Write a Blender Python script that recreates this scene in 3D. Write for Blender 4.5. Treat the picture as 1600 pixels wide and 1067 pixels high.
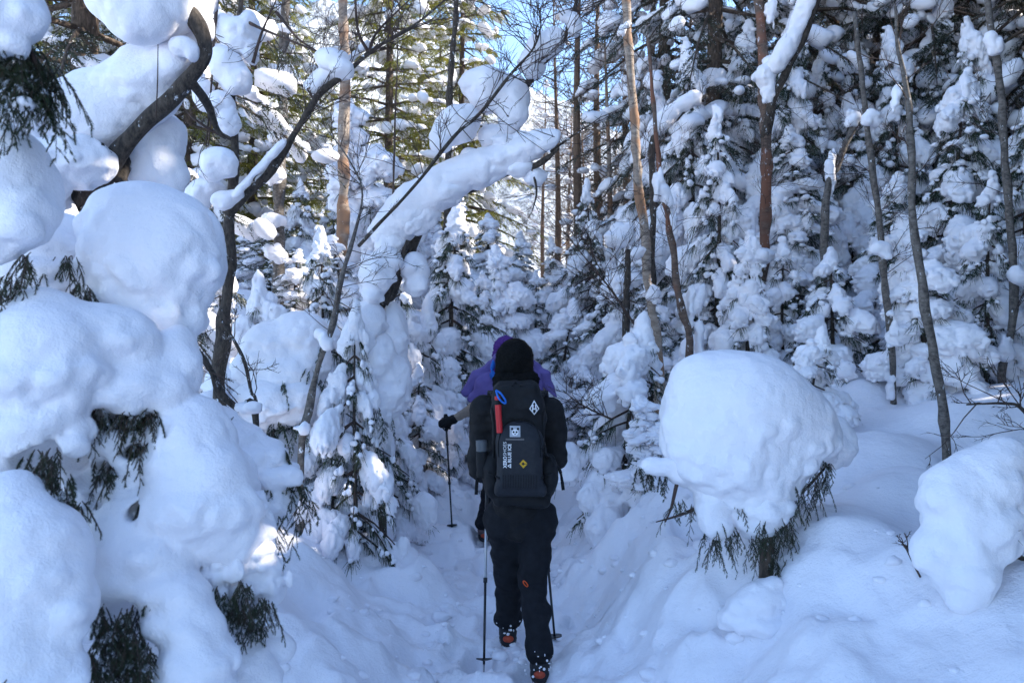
import bpy, math, random
import numpy as np
import openvdb
from mathutils import Vector, Matrix
from mathutils.bvhtree import BVHTree

for o in list(bpy.data.objects):
    bpy.data.objects.remove(o)
SC = bpy.context.scene
COL = SC.collection

# ------------------------------------------------------------------ camera
F = 1244.0                                   # focal length in pixels of the 1600 px wide photograph (28 mm)
PITCH = math.atan(23.5 / F)
CAM = np.array([0.0, 0.0, 1.75])
cam_d = bpy.data.cameras.new('camera')
cam = bpy.data.objects.new('camera', cam_d)
COL.objects.link(cam)
cam.location = CAM
cam.rotation_euler = (math.pi / 2 - PITCH, 0, 0)
cam_d.lens = 28.0
cam_d.sensor_width = 36.0
cam_d.clip_start = 0.05
cam_d.clip_end = 4000
cam_d.dof.use_dof = True
cam_d.dof.focus_distance = 4.3
cam_d.dof.aperture_fstop = 5.0
SC.camera = cam

# ------------------------------------------------------------------ sky, sun, exposure
SUN_AZ = math.radians(88)                    # clockwise from straight ahead (+Y) towards the right (+X)
SUN_EL = math.radians(35)
world = bpy.data.worlds.new('World')
SC.world = world
world.use_nodes = True
wn, wl = world.node_tree.nodes, world.node_tree.links
wn.clear()
sky = wn.new('ShaderNodeTexSky')
sky.sky_type = 'NISHITA'
sky.sun_disc = False
sky.sun_elevation = SUN_EL
sky.sun_rotation = SUN_AZ
sky.altitude = 1500
sky.air_density = 1.0
sky.dust_density = 0.6
sky.ozone_density = 2.2
bg = wn.new('ShaderNodeBackground')
bg.inputs['Strength'].default_value = 0.15
wo = wn.new('ShaderNodeOutputWorld')
wl.new(sky.outputs[0], bg.inputs['Color'])
wl.new(bg.outputs[0], wo.inputs['Surface'])
sun_d = bpy.data.lights.new('sun', 'SUN')
sun_d.energy = 3.4
sun_d.angle = math.radians(0.5)
sun_d.color = (1.0, 0.93, 0.82)
sun = bpy.data.objects.new('sun', sun_d)
COL.objects.link(sun)
sdir = Vector((math.sin(SUN_AZ) * math.cos(SUN_EL), math.cos(SUN_AZ) * math.cos(SUN_EL), math.sin(SUN_EL)))
sun.rotation_euler = sdir.to_track_quat('Z', 'Y').to_euler()
sun.location = (20, 10, 20)
SC.view_settings.view_transform = 'Standard'
SC.view_settings.look = 'None'
SC.view_settings.gamma = 1.0
SC.view_settings.use_curve_mapping = False
SC.view_settings.exposure = 1.82
SC.render.engine = 'CYCLES'
SC.cycles.max_bounces = 10
SC.cycles.diffuse_bounces = 6
SC.cycles.transparent_max_bounces = 8
SC.cycles.sample_clamp_indirect = 6.0
SC.cycles.use_denoising = True

RNG = np.random.default_rng(7)


# ------------------------------------------------------------------ helpers
FWD = np.array([0, math.cos(PITCH), -math.sin(PITCH)])
UPV = np.array([0, math.sin(PITCH), math.cos(PITCH)])


def P(px, py, d):
    """the point that stands d metres in front of the lens where the photograph shows (px, py)"""
    return CAM + np.array([(px - 800) / F * d, 0, 0]) + UPV * ((533.5 - py) / F * d) + FWD * d


def nrm(v):
    return v / np.maximum(np.linalg.norm(v, axis=-1, keepdims=True), 1e-9)


def _hash(ix, iy, iz):
    h = (ix * np.int64(374761393) + iy * np.int64(668265263) + iz * np.int64(2147483647 - 12345)) & 0xFFFFFFFF
    h = ((h ^ (h >> 13)) * np.int64(1274126177)) & 0xFFFFFFFF
    h = h ^ (h >> 16)
    return (h & 0xFFFF).astype(np.float32) / 32767.5 - 1.0


def noise(p):
    """smooth value noise in -1..1 at the points p (N,3)"""
    p = np.asarray(p, dtype=np.float64)
    i = np.floor(p).astype(np.int64)
    f = (p - i).astype(np.float32)
    u = f * f * f * (f * (f * 6 - 15) + 10)
    x, y, z = i[:, 0], i[:, 1], i[:, 2]
    r = 0
    for dx in (0, 1):
        wx = u[:, 0] if dx else 1 - u[:, 0]
        for dy in (0, 1):
            wy = u[:, 1] if dy else 1 - u[:, 1]
            for dz in (0, 1):
                wz = u[:, 2] if dz else 1 - u[:, 2]
                r = r + wx * wy * wz * _hash(x + dx, y + dy, z + dz)
    return r


def fbm(p, octaves=3, gain=0.5):
    p = np.asarray(p, dtype=np.float64)
    a, r, s = 1.0, 0, 1.0
    for k in range(octaves):
        r = r + a * noise(p * s + 17.3 * k)
        a *= gain
        s *= 2.03
    return r


def make_mesh(name, V, faces, smooth=True):
    me = bpy.data.meshes.new(name)
    V = np.ascontiguousarray(V, dtype=np.float32)
    me.vertices.add(len(V))
    me.vertices.foreach_set('co', V.ravel())
    faces = [np.asarray(f, dtype=np.int32) for f in faces if len(f)]
    nl = sum(f.size for f in faces)
    nf = sum(len(f) for f in faces)
    me.loops.add(nl)
    me.loops.foreach_set('vertex_index', np.concatenate([f.ravel() for f in faces]))
    me.polygons.add(nf)
    tot = np.concatenate([np.full(len(f), f.shape[1], dtype=np.int32) for f in faces])
    start = np.concatenate([[0], np.cumsum(tot)[:-1]]).astype(np.int32)
    me.polygons.foreach_set('loop_start', start)
    me.polygons.foreach_set('use_smooth', np.full(nf, smooth, dtype=bool))
    me.update(calc_edges=True)
    return me


class MB:
    def __init__(self):
        self.v, self.f, self.n = [], [], 0

    def add(self, V, *faces):
        V = np.asarray(V, dtype=np.float64)
        self.v.append(V)
        for f in faces:
            self.f.append(np.asarray(f) + self.n)
        self.n += len(V)

    def box(self, c, s, R=None):
        v = np.array([[x, y, z] for x in (-.5, .5) for y in (-.5, .5) for z in (-.5, .5)]) * np.asarray(s)
        if R is not None:
            v = v @ np.asarray(R).T
        self.add(v + np.asarray(c), [[0, 1, 3, 2], [4, 6, 7, 5], [0, 4, 5, 1], [2, 3, 7, 6], [0, 2, 6, 4], [1, 5, 7, 3]])

    def mesh(self, name, origin=(0, 0, 0), smooth=True):
        return make_mesh(name, np.concatenate(self.v) - np.asarray(origin), self.f, smooth)


def tubes(mb, paths, radii, sides=5, cap=True):
    """a batch of tubes: paths (N,S,3), radii (N,S)"""
    paths = np.asarray(paths, dtype=np.float64)
    if paths.ndim == 2:
        paths = paths[None]
    radii = np.asarray(radii, dtype=np.float64)
    if radii.ndim == 1:
        radii = radii[None]
    N, S, _ = paths.shape
    T = np.empty_like(paths)
    T[:, 1:-1] = paths[:, 2:] - paths[:, :-2]
    T[:, 0] = paths[:, 1] - paths[:, 0]
    T[:, -1] = paths[:, -1] - paths[:, -2]
    T = nrm(T)
    tot = nrm(paths[:, -1] - paths[:, 0])
    ref = np.where(np.abs(tot[:, 1:2]) < 0.8, np.array([[0., 1, 0]]), np.array([[1., 0, 0]]))[:, None, :]
    A = nrm(np.cross(T, ref))
    B = np.cross(T, A)
    ang = np.arange(sides) / sides * 2 * math.pi
    ring = A[:, :, None] * np.cos(ang)[None, None, :, None] + B[:, :, None] * np.sin(ang)[None, None, :, None]
    V = paths[:, :, None] + ring * radii[:, :, None, None]
    V = V.reshape(-1, 3)
    n = np.arange(N)[:, None, None] * S * sides
    s = np.arange(S - 1)[None, :, None] * sides
    k = np.arange(sides)[None, None, :]
    k2 = (k + 1) % sides
    q = np.stack([n + s + k, n + s + k2, n + s + sides + k2, n + s + sides + k], -1).reshape(-1, 4)
    fs = [q]
    if cap:
        n1 = np.arange(N)[:, None] * S * sides
        kk = np.arange(sides)[None, :]
        fs.append(n1 + kk[:, ::-1])
        fs.append(n1 + (S - 1) * sides + kk)
    mb.add(V, *fs)


def spline(pts, n):
    """Catmull-Rom through pts, n samples"""
    pts = np.asarray(pts, dtype=np.float64)
    e = np.concatenate([[2 * pts[0] - pts[1]], pts, [2 * pts[-1] - pts[-2]]])
    t = np.linspace(0, len(pts) - 1 - 1e-6, n)
    i = t.astype(int)
    u = (t - i)[:, None]
    a, b, c, d = e[i], e[i + 1], e[i + 2], e[i + 3]
    return 0.5 * ((2 * b) + (c - a) * u + (2 * a - 5 * b + 4 * c - d) * u * u + (3 * b - a - 3 * c + d) * u ** 3)


def limb(mb, pts, radii, n=24, sides=8, wob=0.25, seed=0):
    """one uneven woody limb through pts"""
    path = spline(pts, n)
    r = np.interp(np.linspace(0, 1, n), np.linspace(0, 1, len(radii)), radii)
    r = r * (1 + wob * noise(path * 9 + seed))
    jit = np.stack([noise(path * 6 + 31 + seed), noise(path * 6 + 57 + seed), noise(path * 6 + 91 + seed)], -1)
    path = path + jit * r[:, None] * 0.35
    tubes(mb, path, r, sides)
    return path


def rot_to(d):
    """rotation whose local X runs along d and local Z stays as upright as it can"""
    d = np.asarray(d, float)
    d = d / np.linalg.norm(d)
    y = np.cross([0, 0, 1.0], d)
    if np.linalg.norm(y) < 1e-3:
        y = np.array([0, 1.0, 0])
    y = y / np.linalg.norm(y)
    z = np.cross(d, y)
    return np.stack([d, y, z], 1)


class Field:
    """a distance field on a grid, meshed with openvdb"""

    def __init__(self, lo, hi, vox):
        self.lo = np.asarray(lo, float) - 4 * vox
        self.vox = vox
        self.n = np.ceil((np.asarray(hi, float) + 4 * vox - self.lo) / vox).astype(int) + 1
        self.d = np.full(self.n, 1.0, dtype=np.float32)
        self.w = None

    def warp(self, amp, freq, seed=0.0, stride=4):
        """bend the space the shapes are measured in, so that round things come out uneven"""
        m = (self.n - 1) // stride + 2
        ax = [self.lo[i] + np.arange(m[i]) * self.vox * stride for i in range(3)]
        g = np.stack(np.meshgrid(*ax, indexing='ij'), -1).reshape(-1, 3) * freq + seed
        w = np.stack([fbm(g + 31.7 * i, 2) for i in range(3)], -1).reshape(*m, 3).astype(np.float32) * amp
        for i in range(3):
            t = np.arange(self.n[i]) / stride
            k = t.astype(int)
            u = (t - k).astype(np.float32)
            u = u.reshape([-1 if j == i else 1 for j in range(4)])
            w = np.take(w, k, i) * (1 - u) + np.take(w, k + 1, i) * u
        self.w = w

    def sub(self, lo, hi):
        a = np.clip(np.floor((lo - self.lo) / self.vox).astype(int), 0, self.n)
        b = np.clip(np.ceil((hi - self.lo) / self.vox).astype(int) + 1, 0, self.n)
        if np.any(b <= a):
            return None, None
        ax = [self.lo[i] + np.arange(a[i], b[i]) * self.vox for i in range(3)]
        g = np.stack(np.meshgrid(*ax, indexing='ij'), -1)
        sl = (slice(a[0], b[0]), slice(a[1], b[1]), slice(a[2], b[2]))
        if self.w is not None:
            g = g + self.w[sl]
        return sl, g

    def smin(self, s, e, k):
        a = self.d[s]
        h = np.maximum(k - np.abs(a - e), 0) / k
        self.d[s] = np.minimum(a, e) - h * h * k * 0.25

    def ell(self, c, r, R=None, k=0.04, cut=False):
        c = np.asarray(c, float)
        r = np.asarray(r, float)
        m = r.max() + k + 3 * self.vox
        s, g = self.sub(c - m, c + m)
        if s is None:
            return
        q = g - c
        if R is not None:
            q = q @ R
        k0 = np.linalg.norm(q / r, axis=-1)
        k1 = np.linalg.norm(q / (r * r), axis=-1)
        e = (k0 * (k0 - 1) / np.maximum(k1, 1e-6)).astype(np.float32)
        if cut:
            self.d[s] = np.maximum(self.d[s], -e)
        else:
            self.smin(s, e, k)

    def cap(self, a, b, ra, rb, k=0.04, flat=None):
        """tapered capsule; flat=(axis, factor) squeezes it along a world axis"""
        a, b = np.asarray(a, float), np.asarray(b, float)
        m = max(ra, rb) * 1.5 + k + 3 * self.vox
        s, g = self.sub(np.minimum(a, b) - m, np.maximum(a, b) + m)
        if s is None:
            return
        ba = b - a
        t = np.clip(((g - a) @ ba) / (ba @ ba + 1e-12), 0, 1)
        q = g - (a + t[..., None] * ba)
        if flat is not None:
            q = q.copy()
            q[..., flat[0]] *= flat[1]
        e = (np.linalg.norm(q, axis=-1) - (ra + (rb - ra) * t)).astype(np.float32)
        self.smin(s, e, k)

    def rbox(self, c, half, rad, R=None, k=0.02, taper=0.0):
        c = np.asarray(c, float)
        half = np.asarray(half, float)
        m = np.linalg.norm(half) * 1.2 + k + 3 * self.vox
        s, g = self.sub(c - m, c + m)
        if s is None:
            return
        q = g - c
        if R is not None:
            q = q @ R
        if taper:
            f = 1 + taper * q[..., 2:3] / half[2]
            q = np.concatenate([q[..., :2] / f, q[..., 2:3]], -1)
        w = np.abs(q) - (half - rad)
        e = np.linalg.norm(np.maximum(w, 0), axis=-1) + np.minimum(w.max(-1), 0) - rad
        self.smin(s, e.astype(np.float32), k)

    def rough(self, fn):
        """add fn(points, up) to the field near its surface; up is the surface normal's z"""
        band = np.abs(self.d) < 5 * self.vox
        idx = np.nonzero(band)
        pts = self.lo + np.stack(idx, -1) * self.vox
        gz = np.zeros_like(self.d)
        gz[:, :, 1:-1] = (self.d[:, :, 2:] - self.d[:, :, :-2]) / (2 * self.vox)
        self.d[idx] += fn(pts, np.clip(gz[idx], -1, 1)).astype(np.float32)

    def mesh(self):
        g = openvdb.FloatGrid(1.0)
        g.copyFromArray(np.ascontiguousarray(self.d))
        v, q = g.convertToQuads(0.0)
        return v * self.vox + self.lo, np.asarray(q)[:, ::-1].astype(np.int64)


def islands(V, Q):
    """the separate pieces of a quad mesh, largest first"""
    lab = np.arange(len(V))
    while True:
        m = lab[Q].min(1)
        new = lab.copy()
        for c in range(4):
            np.minimum.at(new, Q[:, c], m)
        new = new[new]
        if (new == lab).all():
            break
        lab = new
    ids, cnt = np.unique(lab[Q[:, 0]], return_counts=True)
    out = []
    for i in ids[np.argsort(-cnt)]:
        q = Q[lab[Q[:, 0]] == i]
        u, inv = np.unique(q, return_inverse=True)
        out.append((V[u], inv.reshape(q.shape)))
    return out


def snow_shape(ells, vox=0.016, k=0.05, amp=0.012, freq=11.0, top=0.25, seed=0.0, cuts=()):
    """settled snow: a soft union of ellipsoids (centre, radii, rotation), smooth above and lumpy on its flanks"""
    lo = np.min([np.asarray(c) - max(r) for c, r, R in ells], 0)
    hi = np.max([np.asarray(c) + max(r) for c, r, R in ells], 0)
    mr = float(np.mean([np.mean(r) for c, r, R in ells]))
    f = Field(lo - k - .2 * mr, hi + k + .2 * mr, vox)
    f.warp(.15 * mr, .7 / mr, seed)
    for c, r, R in ells:
        f.ell(c, r, R, k)
    for c, r, R in cuts:
        f.ell(c, r, R, k, cut=True)

    def fn(p, up):
        side = np.clip(1 - np.maximum(up, 0) * 1.25, 0, 1)
        w = top + (1 - top) * side
        n1 = fbm(p * freq * 0.33 + seed, 2)
        n2 = np.abs(fbm(p * freq + seed + 5, 2))
        n3 = noise(p * freq * 3.1 + seed)
        lay = noise(np.stack([p[:, 0] * 1.5, p[:, 1] * 1.5, p[:, 2] * freq * 2.2], -1) + seed)
        return amp * (n1 * (.55 + .75 * side) + (0.45 - n2 * 1.5) * w + n3 * 0.22 * w + lay * 0.28 * side)
    f.rough(fn)
    return f.mesh()


def link(name, me, mat=None, parent=None):
    o = bpy.data.objects.new(name, me)
    if mat is not None and len(me.materials) == 0:
        me.materials.append(mat)
    COL.objects.link(o)
    if parent is not None:
        o.parent = parent
    return o


def tag(o, label, cat, group=None):
    o['label'] = label
    o['category'] = cat
    if group:
        o['group'] = group
    return o


def thing(name, label, cat, loc=(0, 0, 0), rotz=0.0, group=None):
    o = bpy.data.objects.new(name, None)
    o.empty_display_size = 0.1
    COL.objects.link(o)
    o.location = [float(c) for c in loc]
    o.rotation_euler = (0, 0, rotz)
    return tag(o, label, cat, group)


# ------------------------------------------------------------------ materials
def mat_new(name):
    m = bpy.data.materials.new(name)
    m.use_nodes = True
    nt = m.node_tree
    b = nt.nodes['Principled BSDF']
    return m, nt, b


def N(nt, typ, **kw):
    n = nt.nodes.new(typ)
    for k, v in kw.items():
        if k in n.inputs:
            n.inputs[k].default_value = v
        else:
            setattr(n, k, v)
    return n


def ramp(nt, src, stops):
    r = nt.nodes.new('ShaderNodeValToRGB')
    els = r.color_ramp.elements
    while len(els) < len(stops):
        els.new(0.5)
    for e, (p, c) in zip(els, stops):
        e.position = p
        e.color = (*c, 1) if len(c) == 3 else c
    nt.links.new(src, r.inputs[0])
    return r.outputs[0]


def coords(nt, scale=(1, 1, 1), world=False):
    if world:
        g = nt.nodes.new('ShaderNodeNewGeometry').outputs['Position']
    else:
        g = nt.nodes.new('ShaderNodeTexCoord').outputs['Object']
    mp = nt.nodes.new('ShaderNodeMapping')
    mp.inputs['Scale'].default_value = scale
    nt.links.new(g, mp.inputs[0])
    return mp.outputs[0]


def bump(nt, b, pairs, strength=0.3, dist=0.01):
    """pairs of (height socket, strength, distance)"""
    prev = None
    for h, s, dd in pairs:
        bn = nt.nodes.new('ShaderNodeBump')
        bn.inputs['Strength'].default_value = s
        bn.inputs['Distance'].default_value = dd
        nt.links.new(h, bn.inputs['Height'])
        if prev is not None:
            nt.links.new(prev, bn.inputs['Normal'])
        prev = bn.outputs[0]
    nt.links.new(prev, b.inputs['Normal'])


def snow_material(name, fine=1.0):
    m, nt, b = mat_new(name)
    co = coords(nt, world=True)
    n1 = N(nt, 'ShaderNodeTexNoise', Scale=14.0, Detail=5.0, Roughness=0.6)
    n2 = N(nt, 'ShaderNodeTexNoise', Scale=150.0, Detail=3.0, Roughness=0.7)
    n3 = N(nt, 'ShaderNodeTexNoise', Scale=3.0, Detail=3.0)
    n4 = N(nt, 'ShaderNodeTexNoise', Scale=46.0, Detail=4.0, Roughness=0.65, Distortion=0.6)
    for n in (n1, n2, n3, n4):
        nt.links.new(co, n.inputs['Vector'])
    c = ramp(nt, n3.outputs['Fac'], [(0.3, (0.865, 0.85, 0.88)), (0.7, (0.905, 0.885, 0.915))])  # faint violet of the shade light is mixed into the neutral snow colour
    nt.links.new(c, b.inputs['Base Color'])
    b.inputs['Roughness'].default_value = 0.55
    b.inputs['Specular IOR Level'].default_value = 0.25
    b.inputs['Subsurface Weight'].default_value = 0.0
    bump(nt, b, [(n1.outputs['Fac'], 0.34 * fine, 0.03), (n4.outputs['Fac'], 0.35 * fine, 0.010), (n2.outputs['Fac'], 0.35 * fine, 0.004)])
    return m


def bark_material(name, dark, light, fleck=0.0, scale=(30, 30, 6), patch=None, bumpd=0.012):
    m, nt, b = mat_new(name)
    co = coords(nt, scale, world=True)
    n1 = N(nt, 'ShaderNodeTexNoise', Scale=1.0, Detail=6.0, Roughness=0.65)
    nt.links.new(co, n1.inputs['Vector'])
    col = ramp(nt, n1.outputs['Fac'], [(0.35, dark), (0.7, light)])
    if patch is not None:                     # peeled patches of another colour
        n4 = N(nt, 'ShaderNodeTexNoise', Scale=2.2, Detail=3.0)
        nt.links.new(coords(nt, (1, 1, 1.6), world=True), n4.inputs['Vector'])
        f = ramp(nt, n4.outputs['Fac'], [(0.5, (0, 0, 0)), (0.6, (1, 1, 1))])
        mx = N(nt, 'ShaderNodeMix', data_type='RGBA')
        nt.links.new(f, mx.inputs[0])
        nt.links.new(col, mx.inputs[6])
        mx.inputs[7].default_value = (*patch, 1)
        col = mx.outputs[2]
    if fleck > 0:                             # frozen snow stuck in the bark
        n2 = N(nt, 'ShaderNodeTexNoise', Scale=24.0, Detail=5.0, Roughness=0.7)
        nt.links.new(coords(nt, (1, 1, 0.7), world=True), n2.inputs['Vector'])
        f = ramp(nt, n2.outputs['Fac'], [(0.66 - 0.12 * fleck, (0, 0, 0)), (0.72 - 0.12 * fleck, (1, 1, 1))])
        mx = N(nt, 'ShaderNodeMix', data_type='RGBA')
        nt.links.new(f, mx.inputs[0])
        nt.links.new(col, mx.inputs[6])
        mx.inputs[7].default_value = (0.8, 0.82, 0.86, 1)
        col = mx.outputs[2]
    nt.links.new(col, b.inputs['Base Color'])
    b.inputs['Roughness'].default_value = 0.85
    bump(nt, b, [(n1.outputs['Fac'], 0.8, bumpd)])
    return m


def needle_material(name, dark, light, dust=0.15, trans=0.3):
    m, nt, b = mat_new(name)
    co = coords(nt, world=True)
    n1 = N(nt, 'ShaderNodeTexNoise', Scale=5.0, Detail=4.0)
    n2 = N(nt, 'ShaderNodeTexNoise', Scale=45.0, Detail=2.0)
    nt.links.new(co, n1.inputs['Vector'])
    nt.links.new(co, n2.inputs['Vector'])
    col = ramp(nt, n1.outputs['Fac'], [(0.3, dark), (0.72, light)])
    if dust > 0:                              # frost and powder caught on the needles
        f = ramp(nt, n2.outputs['Fac'], [(0.66 - dust * 0.25, (0, 0, 0)), (0.74 - dust * 0.25, (1, 1, 1))])
        mx = N(nt, 'ShaderNodeMix', data_type='RGBA')
        nt.links.new(f, mx.inputs[0])
        nt.links.new(col, mx.inputs[6])
        mx.inputs[7].default_value = (0.75, 0.78, 0.82, 1)
        col = mx.outputs[2]
    nt.links.new(col, b.inputs['Base Color'])
    b.inputs['Roughness'].default_value = 0.5
    b.inputs['Specular IOR Level'].default_value = 0.35
    if trans > 0:
        t = nt.nodes.new('ShaderNodeBsdfTranslucent')
        nt.links.new(col, t.inputs['Color'])
        ms = nt.nodes.new('ShaderNodeMixShader')
        ms.inputs[0].default_value = trans
        out = nt.nodes['Material Output']
        nt.links.new(b.outputs[0], ms.inputs[1])
        nt.links.new(t.outputs[0], ms.inputs[2])
        nt.links.new(ms.outputs[0], out.inputs['Surface'])
    return m


def plain_material(name, col, rough=0.7, var=0.15, scale=40.0, bumps=0.25, bdist=0.004, spec=0.3, metal=0.0):
    m, nt, b = mat_new(name)
    co = coords(nt)
    n1 = N(nt, 'ShaderNodeTexNoise', Scale=scale, Detail=4.0, Roughness=0.6)
    nt.links.new(co, n1.inputs['Vector'])
    lo = tuple(c * (1 - var) for c in col)
    hi = tuple(min(1, c * (1 + var)) for c in col)
    nt.links.new(ramp(nt, n1.outputs['Fac'], [(0.3, lo), (0.7, hi)]), b.inputs['Base Color'])
    b.inputs['Roughness'].default_value = rough
    b.inputs['Specular IOR Level'].default_value = spec
    b.inputs['Metallic'].default_value = metal
    if bumps:
        bump(nt, b, [(n1.outputs['Fac'], bumps, bdist)])
    return m


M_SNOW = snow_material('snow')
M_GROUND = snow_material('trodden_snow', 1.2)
M_BARK = bark_material('dark_bark', (0.018, 0.013, 0.010), (0.105, 0.082, 0.063), 0.4, (60, 60, 26), bumpd=0.02)
M_BARK_GREY = bark_material('grey_bark', (0.05, 0.042, 0.036), (0.22, 0.19, 0.165), 0.3, (30, 30, 45))
M_BARK_SPRUCE = bark_material('spruce_bark', (0.03, 0.02, 0.013), (0.15, 0.105, 0.075), 0.25, (40, 40, 14), bumpd=0.02)
M_BARK_BIRCH = bark_material('birch_bark', (0.20, 0.15, 0.115), (0.46, 0.38, 0.31), 0.2, (12, 12, 40), (0.30, 0.17, 0.10))
M_BARK_RED = bark_material('peeling_red_bark', (0.07, 0.045, 0.034), (0.20, 0.135, 0.10), 0.35, (14, 14, 40), (0.20, 0.085, 0.05))
M_TWIG = bark_material('twig_bark', (0.03, 0.018, 0.014), (0.11, 0.07, 0.055), 0.0)
M_TWIG_LARCH = bark_material('larch_twig_bark', (0.09, 0.055, 0.035), (0.22, 0.14, 0.09), 0.0)
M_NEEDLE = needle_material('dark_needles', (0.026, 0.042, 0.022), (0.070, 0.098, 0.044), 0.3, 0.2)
M_NEEDLE_SUN = needle_material('sun_tinted_needles', (0.13, 0.14, 0.018), (0.26, 0.24, 0.030), 0.10, 0.45)  # brighter yellow-green copy: backlit sunlight is put into the needle colour
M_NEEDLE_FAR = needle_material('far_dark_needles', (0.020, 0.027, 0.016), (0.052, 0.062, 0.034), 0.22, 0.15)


# ------------------------------------------------------------------ the snow ground
def sstep(a, b, x):
    t = np.clip((x - a) / (b - a), 0, 1)
    return t * t * (3 - 2 * t)


def trail_x(y):
    return np.interp(y, [-5, 0, 3, 5, 6.5, 8, 10, 12, 16], [0.15, 0.1, 0.03, -0.02, -0.1, 0.1, 0.45, 0.7, 0.6])


# soft mounds: (px, py of the top, depth, radius, height)
MOUNDS = [(500, 800, 4.3, 0.26, 0.16), (490, 915, 3.3, 0.27, 0.17), (590, 745, 4.9, 0.35, 0.12), (850, 560, 8.6, 0.42, 0.55),
          (905, 620, 7.2, 0.35, 0.25), (1530, 640, 5.6, 0.75, 0.34), (1350, 690, 4.8, 0.55, 0.15), (1195, 985, 3.0, 0.20, 0.06),
          (1000, 800, 4.1, 0.30, 0.14), (960, 760, 5.0, 0.35, 0.14), (660, 650, 6.8, 0.45, 0.30), (1330, 610, 6.4, 0.45, 0.30),
          (1050, 700, 4.6, 0.35, 0.20), (640, 840, 4.2, 0.25, 0.08), (1300, 800, 3.6, 0.35, 0.12), (980, 870, 3.6, 0.25, 0.10), (1090, 850, 3.75, 0.30, 0.10), (1200, 890, 3.45, .4, .10), (560, 820, 4.0, .2, .12), (620, 930, 3.6, .16, .08), (1030, 930, 3.3, .2, .10), (1400, 850, 3.1, .28, .10), (1280, 980, 2.8, .2, .07), (930, 720, 5.6, .3, .16), (700, 690, 6.2, .25, .14), (1430, 780, 3.9, .25, .12), (1150, 1030, 2.7, .22, .06), (540, 1000, 3.0, .18, .12), (890, 840, 4.6, .16, .10), (930, 890, 3.9, .17, .12), (965, 985, 3.4, .13, .09), (1010, 840, 4.0, .18, .12), (920, 790, 4.9, .2, .14), (620, 800, 4.5, .15, .10), (560, 900, 3.6, .14, .10), (1080, 950, 3.2, .16, .08), (640, 760, 5.0, .2, .12), (880, 680, 6.2, .2, .14)]
MOUND_XY = []
for px, py, d, r, h in MOUNDS:
    q = P(px, py, d)
    MOUND_XY.append((q[0], q[1] + r * 0.5, r, h))
RS = np.random.default_rng(3)
# boot prints and pole holes in the trail: (x, y, half width, half length, depth)
PRINTS = []
for k in range(46):
    y = 1.4 + k * 0.27 + RS.uniform(-.06, .06)
    x = float(trail_x(y)) + (0.13 if k % 2 else -0.13) + RS.uniform(-.05, .05)
    PRINTS.append((x, y, 0.075, 0.17, RS.uniform(.06, .12)))
for k in range(40):
    y = 1.6 + k * 0.3 + RS.uniform(-.1, .1)
    x = float(trail_x(y)) + RS.choice([-1, 1]) * RS.uniform(.27, .42)
    PRINTS.append((x, y, 0.03, 0.035, RS.uniform(.03, .08)))


def ground(x, y, fine=True):
    x = np.asarray(x, float)
    y = np.asarray(y, float)
    u = x - trail_x(y)
    p = np.stack([x, y, np.zeros_like(x)], -1)
    shp = x.shape
    p = p.reshape(-1, 3)
    w = noise(p * 1.3 + 4).reshape(shp) * 0.10 + noise(p * 4 + 9).reshape(shp) * 0.04
    bed = 0.95 * sstep(6.6, 10.5, y) + 0.4 * sstep(10, 16, y)
    left = 0.46 * sstep(0.42, 1.45, -u + w) + 0.42 * sstep(1.0, 2.3, -u) + 0.35 * sstep(1.5, 6, -u)
    right = 0.56 * sstep(0.38, 1.15, u + w) + 0.30 * sstep(0.8, 2.2, u) + 0.40 * sstep(2, 6, u)
    fade = 1 - 0.4 * sstep(4.8, 8.5, y)
    h = bed + (left + right) * fade + 0.6 * sstep(5.5, 8.5, y) * sstep(0.75, 1.6, np.abs(u)) * (1 - sstep(9, 14, y)) + 0.01 * np.clip(y - 8, 0, 60) + 0.045 * np.clip(y - 14, 0, 60)
    h = h + noise(p * 0.55 + 3).reshape(shp) * 0.12 * sstep(0.5, 1.6, np.abs(u)) + noise(p * 1.7 + 8).reshape(shp) * 0.05 * sstep(0.2, 0.9, np.abs(u))
    for mx, my, r, hh in MOUND_XY:
        q = ((x - mx) ** 2 + (y - my) ** 2) / (r * r)
        h = h + hh * np.exp(-q * q * 0.7) * (q < 6)
    if fine:
        slope = sstep(0.15, 0.4, np.abs(u)) * (1 - sstep(1.0, 1.8, np.abs(u)))
        h = h + slope * (0.075 * (0.4 - np.abs(fbm(p * 4.0, 2)).reshape(shp)) + 0.014 * fbm(p * 17, 2).reshape(shp))
        inb = 1 - sstep(0.42, 0.7, np.abs(u))
        h = h + inb * (0.030 * fbm(p * 6 + 2, 3).reshape(shp) + 0.012 * np.abs(noise(p * 22)).reshape(shp))
        h = h + (0.020 * fbm(p * 3.4 + 40, 3).reshape(shp) - 0.03 * np.clip(noise(p * 2.3 + 70).reshape(shp) - .35, 0, 1)) * (1 - inb)
        near = (np.abs(u) < 0.8) & (y < 16)
        for fx, fy, a, b, dd in PRINTS:
            m = near & (np.abs(x - fx) < 0.3) & (np.abs(y - fy) < 0.45)
            if m.any():
                q = ((x[m] - fx) / a) ** 2 + ((y[m] - fy) / b) ** 2
                h[m] -= 1.25 * dd * np.exp(-q ** 3) - 0.02 * np.exp(-(np.sqrt(q) - 1.45) ** 2 * 6)
    return h


def gz(x, y):
    return float(ground(np.array([float(x)]), np.array([float(y)]), False)[0])


def hit(px, py):
    """the point of the snow surface that the photograph shows at (px, py)"""
    ds = np.linspace(1.2, 16, 900)
    q = np.array([P(px, py, d) for d in ds])
    below = np.nonzero(q[:, 2] <= ground(q[:, 0], q[:, 1], False))[0]
    i = below[0] if len(below) else len(ds) - 1
    return q[i], float(ds[i])


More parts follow.
